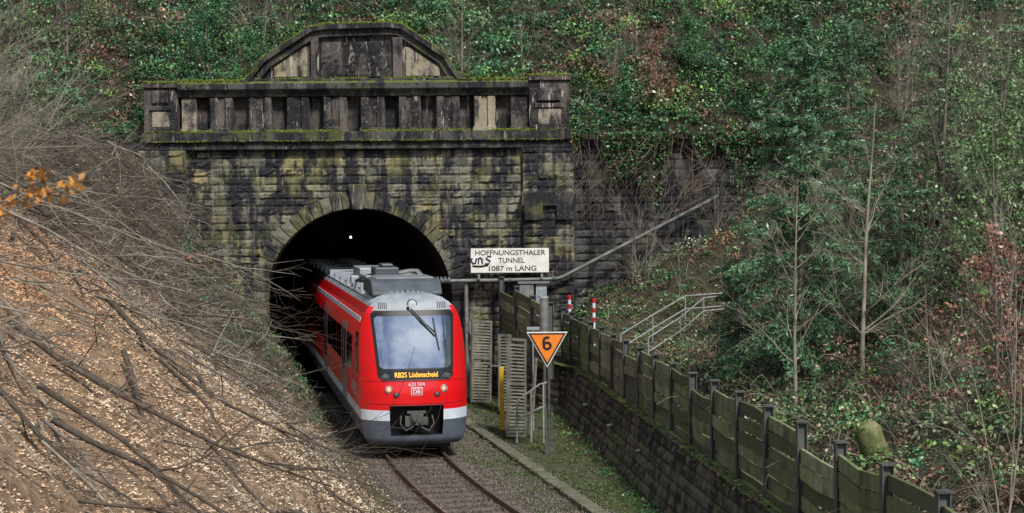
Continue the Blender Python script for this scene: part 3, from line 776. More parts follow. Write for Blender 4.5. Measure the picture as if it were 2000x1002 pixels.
pm=MB(); pm.tube([(-1.62,-.5,3.8),(-1.6,-.5,1.2),(-1.55,-.5,-.2)],.07,10); pm.box(-1.6,-1.25,-.6,-.4,2.05,2.3); pm.tube([(-1.5,-.6,2.4),(-1.45,-.7,1.6)],.05,8)
o=pm.obj('drain_pipe',m_steel); top(o,'grey vertical pipe with junction box on the portal wall','pipe')
cb=empty('electrical_cabinet',(.9,-1.0,3)); top(cb,'grey metal cabinets on a frame below the name board','cabinet'); ci=Matrix.Translation((-.9,1,-3))
A(MB().box(.25,.75,-1.15,-.85,2.75,3.75).obj('cabinet_box',m_steel,bevel=.02),cb,ci)
A(MB().box(.82,1.2,-1.1,-.8,2.6,3.8).box(.9,1.1,-1.13,-1.102,3.3,3.6).obj('cabinet_box',m_lgrey,bevel=.02),cb,ci)
A(MB().box(.2,1.3,-1.2,-.8,3.76,3.82).obj('cabinet_shelf',m_steel),cb,ci)
for q in (.3,1.0): A(MB().box(q,q+.06,-1,-.9,1.2,2.7).obj('leg',m_steel),cb,ci)
pg=empty('steel_pole',(.95,-9,-.25)); top(pg,'grey steel pole with thick capped upper tube','pole')
MB().tube([(0,0,0),(0,0,2.6)],.05,10).obj('shaft',m_post,pg,smooth=40)
MB().tube([(0,0,2.5),(0,0,3.95)],.135,16).obj('upper_tube',m_steel,pg,smooth=40)
MB().tube([(0,0,3.95),(0,0,4.0)],[.15,.12],16).obj('cap',m_rsteel,pg,smooth=40)
ss=empty('speed_sign',(.95,-13.7,-.2)); top(ss,'orange triangular speed board with black six on mast','sign'); si=Matrix.Translation((-.95,13.7,.2))
def tri(cx_,zt,w,h,y0,y1): return MB().prism([(cx_-w/2,zt),(cx_,zt-h),(cx_+w/2,zt)],y0,y1)
A(tri(.93,3.06,1.12,.97,-13.84,-13.82).obj('board_edge',m_signw,bevel=.01),ss,si)
A(tri(.93,3.03,1.02,.885,-13.85,-13.842).obj('board_border',m_signk),ss,si)
A(tri(.93,2.985,.87,.755,-13.856,-13.852).obj('board_face',m_orange),ss,si)
cx6,cz6=.93,2.76; ro_,ri_=.125,.058
V=[];F=[];ns_=28
for i in range(ns_):
    a=2*PI*i/ns_; V+=[(cx6+ro_*math.cos(a),-13.866,cz6-.075+ro_*.95*math.sin(a)),(cx6+ri_*math.cos(a),-13.866,cz6-.075+ri_*.95*math.sin(a))]
for i in range(ns_): j=(i+1)%ns_; F.append((2*i,2*i+1,2*j+1,2*j))
arc=[(PI-(.0+2.2*i/12)) for i in range(13)]
b0=len(V)
for a in arc:
    V+=[(cx6+ro_*1.0*math.cos(a),-13.868,cz6+.06+ro_*1.0*math.sin(a)),(cx6+ri_*math.cos(a),-13.868,cz6+.06+ri_*1.0*math.sin(a))]
for i in range(12): F.append((b0+2*i,b0+2*i+1,b0+2*i+3,b0+2*i+2))
b1=len(V); V+=[(cx6-ro_,-13.868,cz6-.075),(cx6-ri_,-13.868,cz6-.075),(cx6-ri_,-13.868,cz6+.06),(cx6-ro_,-13.868,cz6+.06)]; F.append((b1,b1+1,b1+2,b1+3))
A(add_mesh('board_numeral',V,F,m_signk),ss,si)
A(MB().tube([(.97,-13.75,-.25),(.97,-13.75,3.0)],.034,10).obj('mast',m_post,smooth=40),ss,si)
A(MB().box(.85,1.1,-13.85,-13.65,-.3,-.05).box(.88,.91,-13.8,-13.78,-.1,1.0).box(1.03,1.06,-13.8,-13.78,-.1,1.0).obj('mast_foot',m_post),ss,si)
def gate(name,x,y,rz,tilt,ty,lab,h=2.85,w=.85):
    g=empty(name,(x,y,-.2),rz); g.rotation_euler=(tilt,ty,rz); top(g,lab,'gate',group='louvred metal shutters beside the track')
    MB().box(-w/2,-w/2+.07,-.04,.04,0,h).box(w/2-.07,w/2,-.04,.04,0,h).box(-w/2+.072,w/2-.072,-.04,.04,0,.08).box(-w/2+.072,w/2-.072,-.04,.04,h-.08,h).box(-w/2+.072,w/2-.072,-.06,.0,h*.52,h*.52+.08).obj('frame',m_gate,g)
    mb=MB(); z=.12
    while z<h-.15:
        mb.add([(-w/2+.072,-.03,z),(w/2-.072,-.03,z+random.uniform(-.01,.01)),(w/2-.072,.03,z+.065),(-w/2+.072,.03,z+.065)],[(0,1,2,3)]); z+=.1
    mb.obj('louvre',m_gate,g)
    MB().tube([(w/2,-.05,h*.45),(w/2+.25,-.08,h*.45)],.03,6).obj('latch',m_steel,g)
gate('louvred_gate',-1.1,-2.6,math.radians(38),math.radians(-6),math.radians(6),'rusty grey-green louvred metal gate leaning at the wall',2.8)
gate('louvred_gate',.08,-10.9,math.radians(56),math.radians(-4),math.radians(7),'grey louvred metal gate leaning by the railing',w=.95)
gate('louvred_gate',-.25,-5.0,math.radians(62),math.radians(-3),math.radians(5),'weathered louvred metal gate standing between the others',2.5,.8)
o=MB().box(-.40,-.27,-9.4,-9.36,-.2,1.68).obj('marker_post',m_yel,bevel=.01); top(o,'narrow yellow marker board','marker post')
def rail_set(name,polys,lab,r=.025,mat=m_steel):
    mb=MB()
    for p in polys: mb.tube(p,r,8)
    o=mb.obj(name,mat,smooth=60); top(o,lab,'handrail'); return o
rail_set('handrail',[[(.1,-12,-.2),(.1,-12,.95),(.2,-12,1.05),(.75,-12.1,1.45),(.95,-12.1,1.5)],[(.5,-12.05,-.2),(.5,-12.05,1.25)],[(.1,-12,.45),(.9,-12.1,.85)],[(.85,-12.1,-.2),(.85,-12.1,1.48)]],'grey tubular steel handrail at the wall end',.028,m_rsteel)
mb=MB(); mb.tube([(-1.5,-.7,2.0),(-1.2,-1.2,1.2),(-.6,-3,.9),(-.2,-6,.4),(.2,-9,.1)],.018,5); mb.tube([(.95,-9,2.2),(.6,-7,1.6),(.2,-4,1.9),(.3,-1.1,2.8)],.016,5)
o=mb.obj('cable',m_black); top(o,'black cables sagging along the wall foot','cable')
def gz(x,y): return float(H(x,y))
for ofx,ofy,lab in ((0,0,'galvanised stair handrail on the overgrown slope'),(.75,-1.2,'second stair handrail along the concrete steps')):
    top_=[(3.3+ofx,-8+ofy,2.5),(4.4+ofx,-6.6+ofy,3.0),(5.6+ofx*.6,-5+ofy,3.5),(6.9,-4.6+ofy,3.56)]
    pl=[top_,[(x,y,z-.42) for x,y,z in top_]]+[[(x,y,gz(x,y)-.2),(x,y,z)] for x,y,z in top_]
    rail_set('handrail',pl,lab,.026,m_rsteel)
def near_stairs(x,y): return 2.9<x<7.4 and -11<y<-3.4
sc=empty('steps',(3.5,-8,1.6)); top(sc,'mossy concrete steps up the slope','steps')
for i in range(12):
    t=i/11; x=3.45+2.2*t; y=-8.2+3.0*t; z=1.68+1.05*t
    o=MB().obox((x-.1,y+.05),(x+.75,y-1.1),.34,z-.6,z).obj('step',m_slab,sc); o.matrix_parent_inverse=Matrix.Translation((-3.5,8,-1.6))
p0=None
for (x,y) in ((1.98,-1.3),(2.72,-3.4)):
    g=empty('marker_pole',(x,y,2.3)); top(g,'red and white banded marker pole behind the fence','pole',group='red and white poles')
    zt=3.36-2.3
    if p0 is None:
        p0=[]
        for k_ in range(5):
            p0.append(MB().tube([(0,0,zt-.16*(k_+1)+.001),(0,0,zt-.16*k_)],.055,12).obj('band',m_rpost if k_%2==0 else m_white,g))
        p0.append(MB().tube([(0,0,-.9),(0,0,zt-.8)],.05,8).obj('shaft',m_white,g))
    else:
        for q in p0:
            c_=q.copy(); COL.objects.link(c_); c_.parent=g
o=MB().box(.42,.80,-9.62,-9.58,2.78,2.88).tube([(.6,-9.6,-.2),(.6,-9.6,2.78)],.022,6).obj('small_plate',m_lgrey,bevel=.01); top(o,'small pale plate on a thin bar','sign')
o=MB().tube([(.5,-10.6,-.2),(.68,-10.0,2.0)],[.06,.05],4).obj('leaning_post',m_bark); top(o,'weathered post leaning near the gates','post')

# ---------------------------------------------------------------- vegetation generators
def branch_polys(r,start,dirv,length,rad,depth,maxd,out,curl=.25,grav=0.0,nchild=(4,7),spread=.8,up=0.0):
    n=6 if depth==0 else (5 if depth==1 else 3)
    p=Vector(start); d=Vector(dirv).normalized(); pts=[p.copy()]; rs=[rad]; ds=[d.copy()]
    for i in range(n):
        d=(d+Vector((r.uniform(-1,1),r.uniform(-1,1),r.uniform(-1,1)))*curl*(.6 if depth==0 else 1)+Vector((0,0,up-grav))).normalized()
        p=p+d*length/n; pts.append(p.copy()); rs.append(max(rad*(1-(i+1)/n*.8),.0025)); ds.append(d.copy())
    out.append((pts,rs,depth))
    if depth<maxd:
        for k_ in range(r.randint(*nchild)):
            i=r.randint(1,n); t=r.random(); q=pts[i-1].lerp(pts[i],t)
            ax=Vector((r.uniform(-1,1),r.uniform(-1,1),r.uniform(-1,1))); dd=(ds[i]+ax.normalized()*spread).normalized()
            branch_polys(r,q,dd,length*r.uniform(.35,.6),rs[i]*.62,depth+1,maxd,out,curl,grav,nchild,spread,up)
def polys_mesh(name,polys,mat,k0=6):
    mb=MB()
    for pts,rs,dp in polys: mb.tube(pts,rs,k0 if dp==0 else (4 if dp==1 else 3),cap=False)
    return add_mesh(name,mb.V,mb.F,mat,smooth=80)
R_=random.Random(3)
NB=9
fv=[]
for i in range(NB):
    out=[]; branch_polys(R_,(0,0,0),(1,0,.1),R_.uniform(2.8,4.8),R_.uniform(.022,.05),0,2,out,curl=.26,nchild=(4,6),spread=.75)
    o=polys_mesh('fallen_branch',out,[m_bark,m_twig,m_bark2][i%3]); fv.append(o)
used=[False]*NB
def place(o,x,y,z,eul,sc,lab,cat,grp):
    o.location=(x,y,z); o.rotation_euler=eul; o.scale=(sc,)*3; top(o,lab,cat,group=grp)
def bank_branch(x,y,zoff,yaw,pitch,sc,idx=None):
    i=R_.randrange(NB) if idx is None else idx
    if not used[i]: o=fv[i]; used[i]=True
    else: o=fv[i].copy(); COL.objects.link(o)
    place(o,x,y,gz(x,y)+zoff,(R_.uniform(0,6.28),pitch,yaw),sc,'bare cut branch lying on the chip-covered bank','branch','cut branches heaped on the embankment')
for i in range(190):
    zone=R_.random()
    if zone<.42:
        y=R_.uniform(-36,-8); d_=R_.uniform(7.5,12.8); sc_=R_.uniform(.7,1.2)
    elif zone<.72:
        y=R_.uniform(-19,-1.5); d_=R_.uniform(2.4,8); sc_=R_.uniform(.4,.85)
    else: y=R_.uniform(-42,-18); d_=R_.uniform(2.0,9); sc_=R_.uniform(.5,1.0)
    x=float(toe(y))-d_
    bank_branch(x,y,R_.uniform(.1,.5),R_.uniform(-1.4,.7),math.atan(.7)*R_.uniform(.3,1.0),sc_)
for (y,d_,yaw,sc_) in ((-36,5.2,-.35,1.25),(-37.5,4.6,-.2,1.1),(-34,6.2,-.5,1.4),(-32,5.0,-.8,1.2),(-29,5.8,-.4,1.4),(-38,6.0,-.1,1.2),(-27,4.2,-.9,1.1),(-33,3.6,-.5,1.0)):
    bank_branch(float(toe(y))-d_,y,.3,yaw,math.atan(.8)*.85,sc_,idx=R_.choice([2,5,8]))
for i in range(NB):
    if not used[i]: bank_branch(-9-i,-25,.3,-.3,.4,1)
mb=MB()
for i in range(6600):
    u_=R_.random()
    if u_<.52: y=R_.uniform(-16,-.8) if R_.random()<.7 else R_.uniform(-22,-14); d_=R_.uniform(0.3,9)
    elif u_<.82: y=R_.uniform(-34,-8); d_=R_.uniform(8,13)
    else: y=R_.uniform(-42,-17); d_=R_.uniform(.05,8)
    x=float(toe(y))-d_; z=gz(x,y)+abs(R_.gauss(0,.1 if d_<2.5 else .28))
    if y<-17 and wob(x,y,.8)<-.1 and u_>.86: continue
    a=R_.uniform(-1.9,1.5); L=R_.uniform(.25,1.3)*(.5 if d_<2 else 1); dv=Vector((math.cos(a),math.sin(a),-.5*math.cos(a)+R_.gauss(0,.45))).normalized(); p=Vector((x,y,z)); q=p+dv*L*.5+Vector((0,0,R_.uniform(-.05,.12))); e=q+dv*L*.5+Vector((R_.uniform(-.15,.15),R_.uniform(-.15,.15),R_.uniform(-.1,.2)))
    v=R_.choice([.2,.35,.6,1,1.4]); r=R_.uniform(.004,.014); mb.tube([p,q,e],[r,r*.8,r*.4],3,(v*.25,v*.215,v*.175),cap=False)
o=mb.obj('brushwood',m_litter,col=True); top(o,'tangled grey twigs over the embankment','brushwood',kind='stuff')
N=270000
near=rng.uniform(0,1,N)<.78
yy=np.where(near,rng.uniform(-46,-15,N),rng.uniform(-20,-1,N)); dd=rng.uniform(-.35,12,N); xx=toe(yy)-dd
patchy=wob(xx,yy,1.1)*.6+wob(xx,yy,3.1)*.4
kp=(patchy+rng.normal(0,.25,N)>-.75)&((dd>.5)|(rng.uniform(0,1,N)<.45))&((yy<-13)|(rng.uniform(0,1,N)<.5)); xx=xx[kp];yy=yy[kp];dd=dd[kp];patchy=patchy[kp];N=len(xx)
zz=H(xx,yy)+rng.uniform(-.005,.03,N); t=rng.uniform(0,1,N)[:,None]; wv=np.clip(.25+.5*wob(xx,yy,.35)+.13*(dd-4),0,1)[:,None]
cream=np.array([.95,.78,.58]); orange=np.array([.92,.52,.29]); dark=np.array([.20,.13,.08])
c=np.minimum((cream*(1-wv)+orange*wv)*(.6+.6*t),.97); dk=rng.uniform(0,1,N)<.08+.5*(yy>-9)+.22*(patchy<-.35); c[dk]=dark*(.5+t[dk])
top(scatter('wood_chips',CHIPV,LEAFF,np.stack([xx,yy,zz],1),rng.uniform(.012,.036,N),c,m_chip,flat=.5),'pale tan wood chips covering the bank','wood chips',kind='stuff')
N=24000; yy=rng.uniform(-34,-1,N); dd=rng.exponential(1.2,N)-.25; xx=toe(yy)-dd
P=np.stack([xx,yy,H(xx,yy)+rng.uniform(0,.06,N)],1); t=rng.uniform(0,1,N)[:,None]; c=(np.array([.20,.12,.07])*(1-t)+np.array([.09,.12,.04])*t)*rng.uniform(.4,1.4,N)[:,None]
top(scatter('bank_leaves',LEAFV,LEAFF,P,rng.uniform(.02,.045,N),c,m_litter,flat=.6),'dead leaves along the foot of the bank','leaf litter',kind='stuff')
for (y,d_,r,h) in ((-24,6.7,.12,.22),):
    x=float(toe(y))-d_; z=gz(x,y); g=empty('tree_stump',(x,y,z)); top(g,'dark cut tree stump among wood chips','tree stump')
    MB().tube([(0,0,-.2),(0,0,.05),(.03,0,h)],[r*1.5,r*1.1,r],11,cap=False).obj('trunk',m_bark2,g)
    MB().tube([(.03,0,h-.01),(.032,0,h)],[r,r*.99],11).obj('cut_face',m_cut,g)
def clumps(name,px,py,hf,n_leaf,rad,cols,size,lab,kind='stuff',cat='undergrowth'):
    K=len(px)
    rr=rng.uniform(rad[0],rad[1],K); pz=hf(px,py)
    idx=np.repeat(np.arange(K),n_leaf); N=len(idx)
    d=rng.normal(size=(N,3)); d/=np.linalg.norm(d,axis=1)[:,None]; d[:,2]=np.abs(d[:,2])
    rad_=rr[idx]*rng.uniform(.55,1.15,N)
    P=np.stack([px[idx],py[idx],pz[idx]],1)+d*rad_[:,None]*np.array([1,1,.85])
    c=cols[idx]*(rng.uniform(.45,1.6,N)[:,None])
    c=c*(.4+.8*d[:,2])[:,None]  # shade painted into leaf colour: dark round the clump base, light on top
    o=scatter(name,LEAFV,LEAFF,P,rng.uniform(size[0],size[1],N),c,m_leaf); top(o,lab,cat,kind=kind); return o
def palette(px,py,wbrown=.2,pale=.0):
    K=len(px); base=np.array([[.05,.16,.06],[.085,.23,.075],[.16,.27,.07],[.06,.19,.09],[.035,.105,.045]])[rng.integers(0,5,K)]
    br=np.array([[.22,.11,.06],[.16,.095,.065],[.26,.15,.10]])[rng.integers(0,3,K)]
    pl=rng.uniform(0,1,K)<pale; base[pl]=np.array([.22,.29,.14])
    m=(rng.uniform(0,1,K)+.35*wob(px,py,.5))<wbrown; base[m]=br[m]
    base*=(1+.6*wob(px,py,.9))[:,None]
    return base
K=3300; px=rng.uniform(-24,22,K); py=.7+rng.uniform(0,1,K)**1.1*10
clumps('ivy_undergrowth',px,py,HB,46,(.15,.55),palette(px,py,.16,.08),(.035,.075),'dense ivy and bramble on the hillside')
K=600; px=rng.uniform(-24,22,K); py=.9+rng.uniform(0,1,K)**1.1*8.5
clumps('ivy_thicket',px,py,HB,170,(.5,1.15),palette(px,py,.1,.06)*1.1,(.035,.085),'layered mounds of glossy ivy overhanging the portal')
K=4400; py=rng.uniform(-42,.3,K); px=xf(py)+.45+rng.uniform(0,1,K)**1.1*18
wb=np.clip(.2+.5*(-py-14)/25,.16,.65)
cols=palette(px,py,.2,.3)*1.15; br=rng.uniform(0,1,K)<wb*.65; cols[br]=np.array([.23,.14,.095])
st=np.array([near_stairs(a,b) for a,b in zip(px,py)])
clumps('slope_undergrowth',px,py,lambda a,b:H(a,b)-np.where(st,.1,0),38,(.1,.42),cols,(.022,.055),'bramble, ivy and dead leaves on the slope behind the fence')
K=300; py=rng.uniform(-34,.0,K); px=xf(py)+1.4+rng.uniform(0,1,K)**.9*15
kk_=np.array([not near_stairs(a,b) for a,b in zip(px,py)]); px=px[kk_]; py=py[kk_]
clumps('slope_thicket',px,py,H,140,(.4,.9),palette(px,py,.18,.35)*1.15,(.03,.06),'leafy thickets of bramble on the slope')
N=70000; py=rng.uniform(-44,.3,N); px=xf(py)+.1+rng.uniform(0,14,N)
P=np.stack([px,py,H(px,py)+rng.uniform(0,.2,N)],1); t=rng.uniform(0,1,N)[:,None]; c=(np.array([.31,.18,.12])*(1-t)+np.array([.11,.15,.05])*t)*rng.uniform(.5,1.4,N)[:,None]
top(scatter('leaf_litter',LEAFV,LEAFF,P,rng.uniform(.025,.05,N),c,m_litter,flat=.5),'brown leaf litter behind the fence','leaf litter',kind='stuff')
K=340; py=rng.uniform(-40,-3,K); px=xf(py)-rng.uniform(.1,.3,K)
clumps('ledge_weeds',px,py,lambda x,y:np.full(len(x),WT+.05),20,(.03,.12),palette(px,py,.3),(.018,.035),'weeds and moss on top of the retaining wall')
K=260; py=rng.uniform(-28,-3,K); px=xw(py)-rng.uniform(-.05,.5,K)
clumps('wall_foot_weeds',px,py,lambda x,y:H(x,y),24,(.04,.2),palette(px,py,.15),(.018,.038),'green weeds at the foot of the retaining wall')
K=240; py=rng.uniform(-14,-.6,K); px=toe(py)-rng.uniform(.3,4.5,K)
clumps('bank_weeds',px,py,H,34,(.12,.35),palette(px,py,.15),(.025,.055),'green brambles at the foot of the bank')
K=170; py=rng.uniform(-26,-2,K); px=toe(py)-rng.uniform(8.5,13,K)
clumps('bank_top_ivy',px,py,H,60,(.2,.6),palette(px,py,.15),(.03,.065),'green undergrowth along the top of the bank')
N=9000; px=rng.uniform(2.0,10,N); pz=9.0-rng.uniform(0,1,N)**1.8*(1.3+1.2*np.sin(px*1.7)+.8*np.sin(px*4)); P=np.stack([px,.2-rng.uniform(0,.45,N),pz],1)
c=np.where((rng.uniform(0,1,N)<.75)[:,None],np.array([.06,.17,.06]),np.array([.22,.12,.07]))*rng.uniform(.4,1.4,N)[:,None]
top(scatter('hanging_ivy',LEAFV,LEAFF,P,rng.uniform(.03,.075,N),c,m_leaf),'ivy hanging over the dark retaining wall','ivy',kind='stuff')
mb=MB()
for i in range(130):
    x=R_.choice([R_.gauss(2.7,.5),R_.gauss(5.8,.8),R_.uniform(2,9)]); z=9.1-R_.uniform(0,2.2); pts=[];p=Vector((x,-.02-R_.uniform(0,.4),z))
    for j in range(6): pts.append(p.copy()); p=p+Vector((R_.gauss(0,.26),R_.uniform(-.08,.05),-R_.uniform(.15,.6)))
    v=R_.uniform(.5,1.2); mb.tube(pts,[.011,.01,.009,.008,.006,.003],3,(.2*v,.15*v,.11*v),cap=False)
o=mb.obj('climbing_stems',m_litter,col=True); top(o,'leafless climber stems hanging on the wall','climber',kind='stuff')
mb=MB()
for i in range(2400):
    if i%5<2: x=R_.uniform(-22,20); y=R_.uniform(.9,8); z=float(HB(x,y))+.2; sz=1
    else:
        y=R_.uniform(-40,0); x=float(xf(y))+.5+R_.uniform(0,1)**1.1*14; z=gz(x,y); sz=.9
        if near_stairs(x,y): continue
    a=R_.uniform(0,2*PI); L=R_.uniform(.5,1.9)*sz; hgt=R_.uniform(.3,.9)*sz; pts=[]
    for j in range(6):
        t=j/5; pts.append((x+math.cos(a)*L*t+R_.gauss(0,.03),y+math.sin(a)*L*t-.1*t+R_.gauss(0,.03),z+hgt*4*t*(1-t*.75)*.7))
    v=R_.choice([.4,.7,1,1.4]); mb.tube(pts,[.009,.008,.007,.006,.005,.003],3,(.28*v,.225*v,.17*v),cap=False)
o=mb.obj('bramble_stems',m_litter,col=True); top(o,'arching bare bramble stems across the slopes','brambles',kind='stuff')
sv=[]
for i in range(6):
    out=[]
    for s_ in range(R_.randint(3,5)):
        branch_polys(R_,(R_.uniform(-.15,.15),R_.uniform(-.15,.15),-.15),(R_.uniform(-.35,.35),R_.uniform(-.35,.35),1),R_.uniform(2.2,3.8),R_.uniform(.013,.022),0,3 if i%2 else 2,out,curl=.16,nchild=(4,6),spread=.6,up=.05)
    o=polys_mesh('bare_shrub',out,m_twig if i%3 else m_bark); sv.append(o)
us_=[False]*6
def shrub(x,y,sc,lean=(0,0),lab='leafless grey shrub on the slope',hf=H):
    i=R_.randrange(6)
    if not us_[i]: o=sv[i]; us_[i]=True
    else: o=sv[i].copy(); COL.objects.link(o)
    place(o,x,y,float(hf(x,y)),(lean[0],lean[1],R_.uniform(0,6.28)),sc,lab,'shrub','leafless shrubs')
for i in range(92):
    y=R_.uniform(-38,0); x=float(xf(y))+1.0+R_.uniform(0,1)**.6*13
    if near_stairs(x,y): continue
    shrub(x,y,R_.uniform(.4,1.05))
for i in range(26):
    shrub(R_.uniform(-20,20),R_.uniform(1.5,8),R_.uniform(.4,.8),lab='leafless shrub above the tunnel mouth',hf=HB)
for i in range(34):
    y=R_.uniform(-34,-4); x=float(toe(y))-R_.uniform(8.4,13); shrub(x,y,R_.uniform(.7,1.25),(0,R_.uniform(.3,1.15)),lab='leafless shrub leaning over the bank')
for i in range(6):
    if not us_[i]: shrub(12,-20-i,.8)
def spruce(x,y,h,sc_r,lab,dens=1.0,tint=(1,1,1)):
    z=gz(x,y); g=empty('spruce_tree',(x,y,z)); top(g,lab,'tree',group='spruces on the slope')
    mb=MB(); mb.tube([(0,0,-.3),(.03,.02,h*.5),(0,0,h)],[.12,.07,.01],8)
    P=[]; Cc=[]
    zz_=h*.08
    while zz_<h*.99:
        f=1-zz_/h; L=sc_r*(f**.7)*R_.uniform(.6,1.2)+.12
        for k_ in range(R_.randint(4,7)):
            a=R_.uniform(0,2*PI); Lb=L*R_.uniform(.5,1.2); n=5; pts=[]
            for j in range(n+1):
                t=j/n; pts.append(Vector((math.cos(a)*Lb*t,math.sin(a)*Lb*t,zz_+.18*Lb*t-.45*Lb*t*t*f*1.3)))
            mb.tube(pts,[.014,.012,.01,.009,.006,.003],3,cap=False)
            m_=int(105*Lb*dens); bv=R_.uniform(.5,1.5)
            for q in range(m_):
                t=R_.uniform(.12,1)**.8; i_=min(int(t*n),n-1); p=pts[i_].lerp(pts[i_+1],t*n-i_)
                w=.36*Lb*(1-t)*.8+.08; s_=R_.uniform(-1,1)*w
                P.append((p.x-math.sin(a)*s_,p.y+math.cos(a)*s_,p.z-abs(s_)*.3-R_.uniform(0,.14))); Cc.append(bv)
        zz_+=R_.uniform(.14,.26)
    mb.obj('trunk',m_bark,g)
    P=np.array(P); N=len(P); t=rng.uniform(0,1,N)[:,None]; c=(np.array([.06,.15,.08])*(1-t)+np.array([.15,.28,.13])*t)*rng.uniform(.6,1.3,N)[:,None]*np.array(Cc)[:,None]*np.array(tint)
    scatter('crown',NEEDV,LEAFF,P,rng.uniform(.04,.105,N),c,m_leaf,g)
spruce(6.7,-20.0,8.6,2.0,'large airy grey-green spruce with drooping boughs behind the fence',1.0)
spruce(8.9,-14.5,8.6,1.6,'tall dark green spruce on the slope',.65)
spruce(8.9,-20.5,4.4,1.3,'young spruce with drooping boughs',.8)
spruce(5.6,-17.0,3.0,1.1,'small spruce just behind the fence',.9)
spruce(11.5,-14,6.5,1.4,'slender spruce high on the slope',.5,(1.4,1.2,1.1))
spruce(11.2,-20.5,4.8,1.3,'pale feathery young conifer on the slope',.6,(1.7,1.35,1.25))
spruce(12.8,-17,5.5,1.4,'pale feathery conifer high on the slope',.5,(1.7,1.35,1.25))
def bare_tree(x,y,h,lab,leaves=0,lcol=(.16,.08,.05),mat=m_bark,hf=H,nb=20):
    z=float(hf(x,y)); g=empty('bare_tree',(x,y,z)); top(g,lab,'tree')
    out=[]; branch_polys(R_,(0,0,-.2),(R_.uniform(-.05,.05),R_.uniform(-.05,.05),1),h,h*.009,0,0,out,curl=.07)
    tp=out[0][0]; mb=MB(); mb.tube(tp,out[0][1],8,cap=False); mb.obj('trunk',mat,g)
    o2=[]
    for k_ in range(nb):
        t=R_.uniform(.18,.97); i=min(int(t*6),5); q=tp[i].lerp(tp[i+1],t*6-i); a=R_.uniform(0,2*PI)
        branch_polys(R_,q,(math.cos(a),math.sin(a),.75),h*.36*(1.1-t*.8),h*.0035*(1.2-t),1,3,o2,curl=.17,nchild=(3,5),spread=.65,up=.06)
    o=polys_mesh('crown',o2,mat); o.parent=g
    if leaves:
        pts=[p for pl,_,dp in o2 if dp>=2 for p in pl]; idx=rng.integers(0,len(pts),leaves); P=np.array([tuple(p) for p in pts])[idx]+rng.normal(0,.06,(leaves,3))
        c=np.array(lcol)*rng.uniform(.5,1.6,leaves)[:,None]
        scatter('foliage',LEAFV,LEAFF,P,rng.uniform(.025,.05,leaves),c,m_leaf,g)
bare_tree(6.1,-22.8,5.2,'grey leafless young tree in front of the spruces',mat=m_twig)
bare_tree(7.6,-22.5,6.2,'thin pale leafless tree beside the spruce',mat=m_twig)
bare_tree(10.5,-18,7,'tall leafless tree high on the slope')
bare_tree(9.2,-27,5,'tree with fresh green ivy leaves on the slope',2400,(.13,.23,.08))
bare_tree(10.2,-23,6,'ivy-covered leafless tree on the slope',2800,(.15,.24,.10))
bare_tree(12.5,-20,6,'leafless tree with pale green lichen twigs',3000,(.21,.26,.13),mat=m_twig)
bare_tree(8.2,-31,3.4,'young beech keeping russet brown dead leaves',2600,(.30,.15,.11))
bare_tree(7.4,-35,2.2,'small beech keeping dull brown dead leaves',1500,(.25,.14,.10))
bare_tree(9.2,-33.5,3.2,'slender leafless sapling near the log',600,(.24,.14,.1),mat=m_twig)
bare_tree(12.5,-12,7,'thin leafless tree among brambles',1500,(.14,.22,.09))
bare_tree(5.2,1.6,3.2,'bush with brown dead leaves over the retaining wall',2600,(.28,.16,.11),hf=HB)
bare_tree(4.2,1.3,2.2,'ivy bush hanging beside the portal',2600,(.07,.2,.07),hf=HB)
bare_tree(6.6,2.6,3.5,'ivy-covered bush above the retaining wall',4200,(.07,.2,.07),hf=HB)
bare_tree(9.5,1.8,3.5,'leafy bush at the end of the retaining wall',3200,(.08,.2,.08),hf=HB)
bare_tree(-1.8,2.6,4.5,'thin leafless sapling behind the pediment',mat=m_twig,hf=HB)
bare_tree(-9.5,2.2,3.2,'leafy green bush beside the pediment',3600,(.07,.2,.07),hf=HB)
bare_tree(-11.2,3.2,3.6,'leafy green bush above the end pier',3600,(.06,.19,.07),hf=HB)
bare_tree(-16.5,3.2,5,'leafless tree at the top of the bank',600,(.06,.13,.06),hf=HB)
x,y=6.35,-29.5; z=gz(x,y)-.22; g=empty('log',(x,y,z)); top(g,'mossy sawn log leaning at a tilt behind the fence','log')
MB().tube([(.16,.1,-.5),(.1,.05,.0),(-.02,.0,.45),(-.17,-.05,.88),(-.2,-.06,.95),(-.215,-.065,.98)],[.25,.24,.23,.22,.17,.08],16).obj('bark',m_mlog,g,smooth=60)
MB().tube([(.09,.05,.12),(.2,.0,.2),(.3,-.05,.36)],[.06,.05,.035],8).obj('branch_stub',m_mlog,g)
a=rng.uniform(0,6.28,1500); hh=rng.uniform(0,.93,1500); P=np.stack([.235*np.cos(a)+.1-.3*hh,.235*np.sin(a),hh],1)
scatter('moss',OCTV,OCTF,P,rng.uniform(.008,.026,1500),np.array([.14,.19,.03])*rng.uniform(.3,1.3,1500)[:,None],m_litter,g)
zb=gz(-3.3,-51)
g=empty('autumn_sapling',(-3.3,-51,zb)); top(g,'young oak twig with orange autumn leaves','sapling')
MB().tube([(0,0,-.1),(.1,0,3),(.05,0,6.5-zb),(.1,0,8.5-zb)],[.04,.03,.02,.008],8).obj('trunk',m_bark2,g)
MB().tube([(.07,0,6.35-zb),(.6,.0,6.47-zb),(1.1,.05,6.55-zb),(1.38,.05,6.65-zb)],[.009,.007,.006,.003],5).tube([(.6,0,6.47-zb),(1.0,0,6.68-zb)],[.005,.003],4).obj('branch',m_bark2,g)
N=170; cc=rng.integers(0,5,N); cen=np.array([[1.08,6.49],[1.18,6.53],[1.3,6.56],[1.42,6.61],[1.26,6.64]]); P=np.stack([cen[cc,0]+rng.normal(0,.04,N),rng.uniform(-.06,.1,N),cen[cc,1]-zb+rng.normal(0,.018,N)],1)
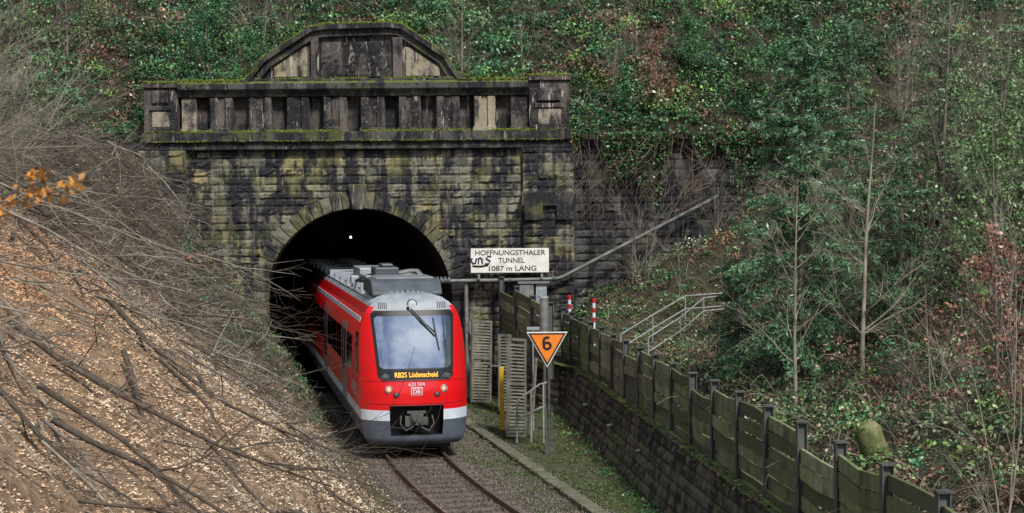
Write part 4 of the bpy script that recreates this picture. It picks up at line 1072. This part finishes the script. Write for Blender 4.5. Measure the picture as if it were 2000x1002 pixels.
c=np.array([.75,.32,.06])*rng.uniform(.4,1.2,N)[:,None]
scatter('foliage',LEAFV,LEAFF,P,rng.uniform(.01,.024,N),c,m_leaf,g)

# ---------------------------------------------------------------- camera & light
cam=bpy.data.cameras.new('camera'); co=bpy.data.objects.new('camera',cam); COL.objects.link(co); scene.camera=co
cam.lens=57.6; cam.sensor_width=36; cam.clip_end=600
Rm=Matrix.Rotation(math.radians(90-1.81),4,'X')@Matrix.Rotation(math.radians(-0.45),4,'Z')
co.matrix_world=Matrix.Translation((0,-58,6.5))@Rm
cam.dof.use_dof=True; cam.dof.focus_distance=44; cam.dof.aperture_fstop=5.0
sun=bpy.data.lights.new('sun','SUN'); sun.energy=4.2; sun.angle=math.radians(9); sun.color=(1,.96,.89)
so=bpy.data.objects.new('sun',sun); COL.objects.link(so)
el=math.radians(47); az=math.radians(156)
dirv=Vector((math.sin(az)*math.cos(el),math.cos(az)*math.cos(el),math.sin(el)))
so.rotation_euler=dirv.to_track_quat('Z','Y').to_euler()
w=bpy.data.worlds.new('World'); scene.world=w; w.use_nodes=True; nt=w.node_tree; bg=nt.nodes['Background']
sky=nt.nodes.new('ShaderNodeTexSky'); sky.sky_type='NISHITA'; sky.sun_disc=False; sky.sun_elevation=el; sky.sun_rotation=az
tc=nt.nodes.new('ShaderNodeTexCoord'); ns=nt.nodes.new('ShaderNodeTexNoise'); ns.inputs['Scale'].default_value=3.2; ns.inputs['Detail'].default_value=6
nt.links.new(tc.outputs['Generated'],ns.inputs['Vector'])
cr=nt.nodes.new('ShaderNodeValToRGB'); cr.color_ramp.elements[0].position=.42; cr.color_ramp.elements[1].position=.62; nt.links.new(ns.outputs['Fac'],cr.inputs[0])
mx=nt.nodes.new('ShaderNodeMix'); mx.data_type='RGBA'; nt.links.new(cr.outputs[0],mx.inputs[0]); nt.links.new(sky.outputs[0],mx.inputs[6]); mx.inputs[7].default_value=(8,8.4,9.1,1)
nt.links.new(mx.outputs[2],bg.inputs['Color']); bg.inputs['Strength'].default_value=0.1
scene.view_settings.view_transform='Standard'; scene.view_settings.look='None'; scene.view_settings.exposure=0
